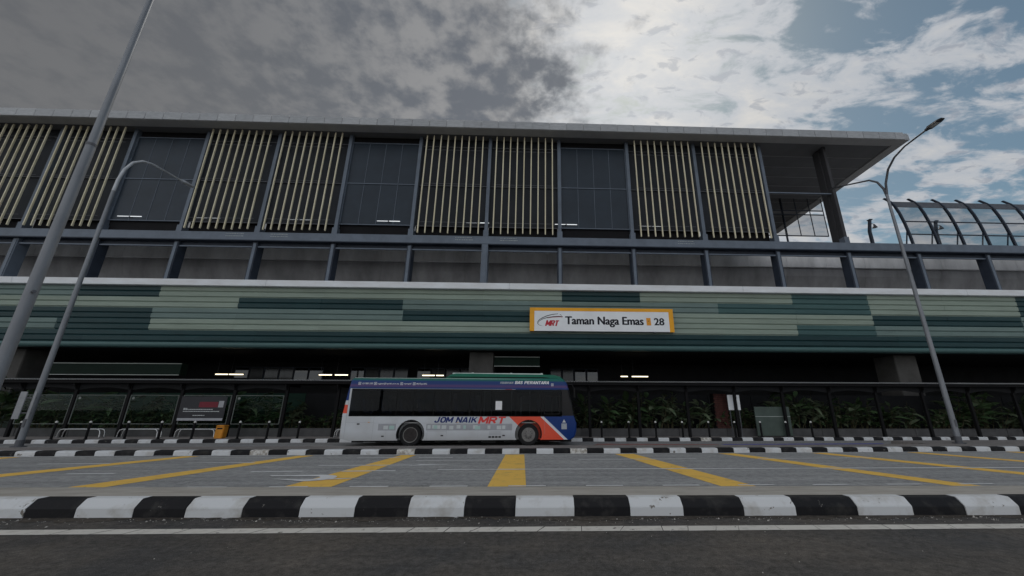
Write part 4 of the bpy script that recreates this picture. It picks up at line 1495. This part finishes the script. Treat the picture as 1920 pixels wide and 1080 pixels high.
MB().tube([(3.52, -1.0, 1.35), (3.50, -1.02, 2.2)], .035, 8).build('door_post', 'cap_pale', bus)
MB().lathe([(.02, 0), (.22, .02), (.24, .04), (.22, .06)], (4.25, -.6, 1.55), 'x', 18).build('steering_wheel', 'rubber', bus)
box('dashboard', 'underbody', bus, 4.05, 4.6, -1.0, 1.0, 1.0, 1.32)
box('driver_partition', 'interior_grey', bus, 2.62, 2.66, -1.0, -.2, 1.0, 2.1)
box('paper_notice', 'ink_white', bus, 1.48, 1.77, -HW - .003, -HW + .001, 1.52, 1.90)
box('ticket_cabinet', 'interior_grey', bus, .42, .76, .5, .9, 1.0, 2.2)
for (x_, w_, z_) in ((-3.9, .5, 1.75), (-2.5, .3, 1.6), (-.9, .35, 1.9), (.1, .3, 1.65), (2.75, .42, 1.8)):
    box('far_window_notice', 'interior_grey', bus, x_, x_ + w_, 1.08, 1.095, z_, z_ + .42)
# windscreen following the nose profile
m = MB()
nz_ = [(4.755, 2.70), (4.875, 2.34), (4.995, 1.75), (5.07, 1.30)]
vs = []
for (x, z) in nz_:
    vs += [(x - .16, -1.165, z), (x - .02, -1.06, z), (x + .012, -.6, z), (x + .02, 0, z), (x + .012, .6, z), (x - .02, 1.06, z), (x - .16, 1.165, z)]
fs = []
for i in range(3):
    for k in range(6):
        fs.append((i * 7 + k, i * 7 + k + 1, (i + 1) * 7 + k + 1, (i + 1) * 7 + k))
m.add(vs, fs)
ws = m.build('windscreen', 'hall_glass', bus, True)
# roof unit
m = MB()
m.prism([(-.95, 2.86), (-.66, 3.06), (-.4, 3.13), (4.15, 3.10), (4.45, 3.02), (4.62, 2.86)], 'y', -1.0, 1.0)
hm = m.build('roof_unit', 'roof_green', bus, bevel=.05)
MB().box(-.58, 3.65, -.86, .86, 3.10, 3.165).build('unit_cover', 'hump_white', hm, bevel=.02)
for x in (.3, 2.1, 3.55):
    box('unit_rib', 'hump_white', hm, x, x + .09, -.8, .8, 3.166, 3.19)
MB().prism([(-.55, 2.935), (4.0, 2.945), (3.7, 2.985), (-.8, 2.975)], 'y', -1.012, -1.003).build('unit_groove', 'underbody', hm)
box('gutter', 'hump_white', bus, -4.8, 4.25, -HW + .02, -HW + .05, 2.868, 2.884)
# wheels
for wx, fr_ in ((-2.16, False), (2.98, True)):
    for sy in (-1, 1):
        w = thing('wheel', None, None, (wx, sy * 1.0, .47))
        w.parent = bus
        s_ = sy
        MB().lathe([(.30, -.13 ), (.43, -.14), (.466, -.10), (.466, .10), (.43, .14), (.30, .13)], (0, 0, 0), 'y', 36).build('tyre', 'tyre', w, True)
        if fr_:
            MB().lathe([(.30, .142), (.285, .12), (.20, .11), (.19, .14), (.10, .16), (.09, .175), (0.01, .178)] if sy > 0 else [(.30, -.142), (.285, -.12), (.20, -.11), (.19, -.14), (.10, -.16), (.09, -.175), (0.01, -.178)], (0, 0, 0), 'y', 30).build('rim', 'rim_grey', w, True)
            m = MB()
            for k in range(10):
                a = k * math.pi / 5
                cx_, cz_ = .245 * math.cos(a), .245 * math.sin(a)
                m.lathe([(.028, s_ * .116), (.028, s_ * .121)], (cx_, 0, cz_), 'y', 10)
                cx_, cz_ = .155 * math.cos(a + .3), .155 * math.sin(a + .3)
                m.lathe([(.016, s_ * .14), (.016, s_ * .175)], (cx_, 0, cz_), 'y', 6, 0)
            m.build('hand_holes', 'rim_dark', w)
        else:
            MB().lathe([(.31, s_ * .142), (.29, s_ * .10), (.24, s_ * .02), (.22, -s_ * .03), (.10, -s_ * .03), (.10, s_ * .06), (.02, s_ * .07)], (0, 0, 0), 'y', 30).build('rim', 'rim_dark', w, True)
            MB().lathe([(.318, s_ * .141), (.318, s_ * .149), (.285, s_ * .146), (.28, s_ * .13)], (0, 0, 0), 'y', 30).build('rim_edge', 'rim_grey', w, True)
        box('mud_flap', 'rubber', w, -.62, -.60, -.14, .14, -.30, .05)
# wheel-arch liners
for wx in (-2.16, 2.98):
    for sy in (-1, 1):
        m = MB()
        n = 16
        vs, fs = [], []
        for k in range(n + 1):
            a = math.pi * (-.1 + 1.2 * k / n)
            for r_ in (.575, .60):
                vs.append((wx + r_ * math.cos(a), sy * (HW + .004), .50 + r_ * math.sin(a)))
            vs.append((wx + .575 * math.cos(a), sy * .8, .50 + .575 * math.sin(a)))
        for k in range(n):
            fs += [(k * 3, k * 3 + 3, k * 3 + 4, k * 3 + 1), (k * 3, k * 3 + 2, k * 3 + 5, k * 3 + 3)]
        m.add(vs, fs)
        m.build('wheel_arch', 'rubber', bus)
box('chassis', 'underbody', bus, -4.6, 4.8, -.75, .75, .16, .239)
box('fuel_box', 'underbody', bus, .95, 1.55, -1.1, -.8, .12, .238)
# panel seams, hatches, handles
m = MB()
Ys = -HW - .0025
def seam(x0, x1, z0, z1):
    m.box(x0, x1, Ys, Ys + .003, z0, z1)
for (x0, x1, z0, z1) in ((-3.77, -3.762, .27, 1.23), (-4.93, -3.77, .985, .993), (-4.94, -4.93, .3, 2.4), (-3.2, -3.194, .27, .72), (-.62, -.612, .27, .9), (-1.45, -1.444, .27, .62), (-1.45, -.62, .612, .62), (.75, .756, .27, .95), (2.2, 2.206, .27, 1.0), (3.70, 3.706, .5, 1.2), (-3.76, 2.2, .955, .960)):
    seam(x0, x1, z0, z1)
m.build('panel_seam', 'print_grey', bus)
for (x, z) in ((-4.4, .92), (-3.32, .42), (-.8, .44), (1.88, .44)):
    box('hatch_handle', 'rim_dark', bus, x - .055, x + .055, Ys - .006, Ys, z - .025, z + .025)
m = MB()
for k in range(4):
    m.box(1.22 + k * .145, 1.33 + k * .145, Ys - .002, Ys, .345, .415)
m.build('side_vent', 'rubber', bus)
m = MB()
for k in range(3):
    m.quad((1.24, Ys, .47 + k * .055), (1.76, Ys, .47 + k * .055), (1.76, Ys, .49 + k * .055), (1.24, Ys, .49 + k * .055))
m.build('small_print', 'print_grey', bus)
# printed city-and-train strip along the flank
rnd = random.Random(8)
def flank(a, b):
    m = MB()
    m.quad((a, Ys, .655), (b, Ys, .655), (b, Ys, .925), (a, Ys, .925))
    o_ = m.build('print_strip', 'print_grey', bus)
    for mat, pr_ in (('print_pale', .75), ('print_teal', .2)):
        m = MB()
        x = a + .05
        while x < b - .25:
            w = rnd.uniform(.10, .24)
            if rnd.random() < pr_:
                z0 = .70 + rnd.uniform(-.01, .03)
                m.quad((x, Ys - .0012 - (mat == 'print_teal') * .001, z0), (x + w, Ys - .0012 - (mat == 'print_teal') * .001, z0), (x + w, Ys - .0012 - (mat == 'print_teal') * .001, z0 + .15), (x, Ys - .0012 - (mat == 'print_teal') * .001, z0 + .15))
            x += w + rnd.uniform(.03, .14)
        if m.v:
            tag(m.build('print_blocks', mat, o_), kind='stuff')
flank(-3.55, -2.80)
flank(-1.50, 2.25)
YT = -HW - .004
block('slogan', 'JOM', 'ink_navy', bus, -1.18, -.34, YT, .975, 1.215, .28, .25)
block('slogan', 'NAIK', 'ink_navy', bus, -.24, .72, YT, .975, 1.215, .28, .25)
block('slogan', 'MRT', 'ink_scarlet', bus, .74, 1.97, YT, .935, 1.23, .28, .27)
block('route_name', 'BAS', 'ink_white', bus, 2.33, 2.70, YT, 2.655, 2.79, .25, .25)
block('route_name', 'PERANTARA', 'ink_white', bus, 2.76, 3.92, YT, 2.655, 2.79, .25, .25)
block('route_name', 'FEEDER BUS', 'print_pale', bus, 1.66, 2.27, YT, 2.66, 2.75, .25, .16)
text('contact_line', '03-7885 2585', 'ink_white', bus, -4.45, -3.98, YT, 2.60, 2.67, .25, .01)
text('contact_line', 'suggest@rapidkl.com.my', 'ink_white', bus, -3.80, -2.85, YT, 2.58, 2.67, .25, .01)
text('contact_line', 'myrapid', 'ink_white', bus, -2.65, -2.32, YT, 2.58, 2.67, .25, .01)
text('contact_line', 'MyRapidKL', 'ink_white', bus, -2.10, -1.62, YT, 2.58, 2.67, .25, .01)
m = MB()
for x in (-4.62, -3.94, -2.80, -2.25, 4.0):
    w = .11
    for (a, b, c, d) in ((0, w, 0, .015), (0, w, .10, .115), (0, .015, .015, .10), (w - .015, w, .015, .10), (.04, .07, .03, .08)):
        m.quad((x + a, YT, 2.575 + c), (x + b, YT, 2.575 + c), (x + b, YT, 2.575 + d), (x + a, YT, 2.575 + d))
m.build('contact_icons', 'ink_white', bus)
m = MB()
m.add([(4.50, YT, .98), (4.66, YT, .98), (4.58, YT, 1.12)], [(0, 1, 2)])
for k in range(5):
    m.quad((4.46, YT, .70 + k * .05), (4.70, YT, .70 + k * .05), (4.70, YT, .735 + k * .05), (4.46, YT, .735 + k * .05))
m.build('emblem', 'print_pale', bus)
# lamps and mirror
for sy in (-1, 1):
    MB().lathe([(.11, 0), (.11, .05), (.08, .07)], (5.08, sy * .85, .72), 'x', 16).build('headlight', 'lamp_lens', bus, True)
    box('tail_light', 'ink_red', bus, -5.165, -5.14, sy * .95 - .08, sy * .95 + .08, .9, 1.25)
mr_ = MB().tube([(4.72, -1.05, 2.62), (4.95, -1.22, 2.66), (5.06, -1.28, 2.45)], .018, 8).build('mirror_arm', 'rubber', bus, True)
MB().box(5.02, 5.08, -1.38, -1.18, 2.05, 2.46).build('mirror', 'rubber', mr_, bevel=.02)
for x in (-4.0, -.2, 3.2):
    box('marker_light', 'ink_orange', bus, x, x + .07, Ys - .012, Ys - .001, .98, 1.0)
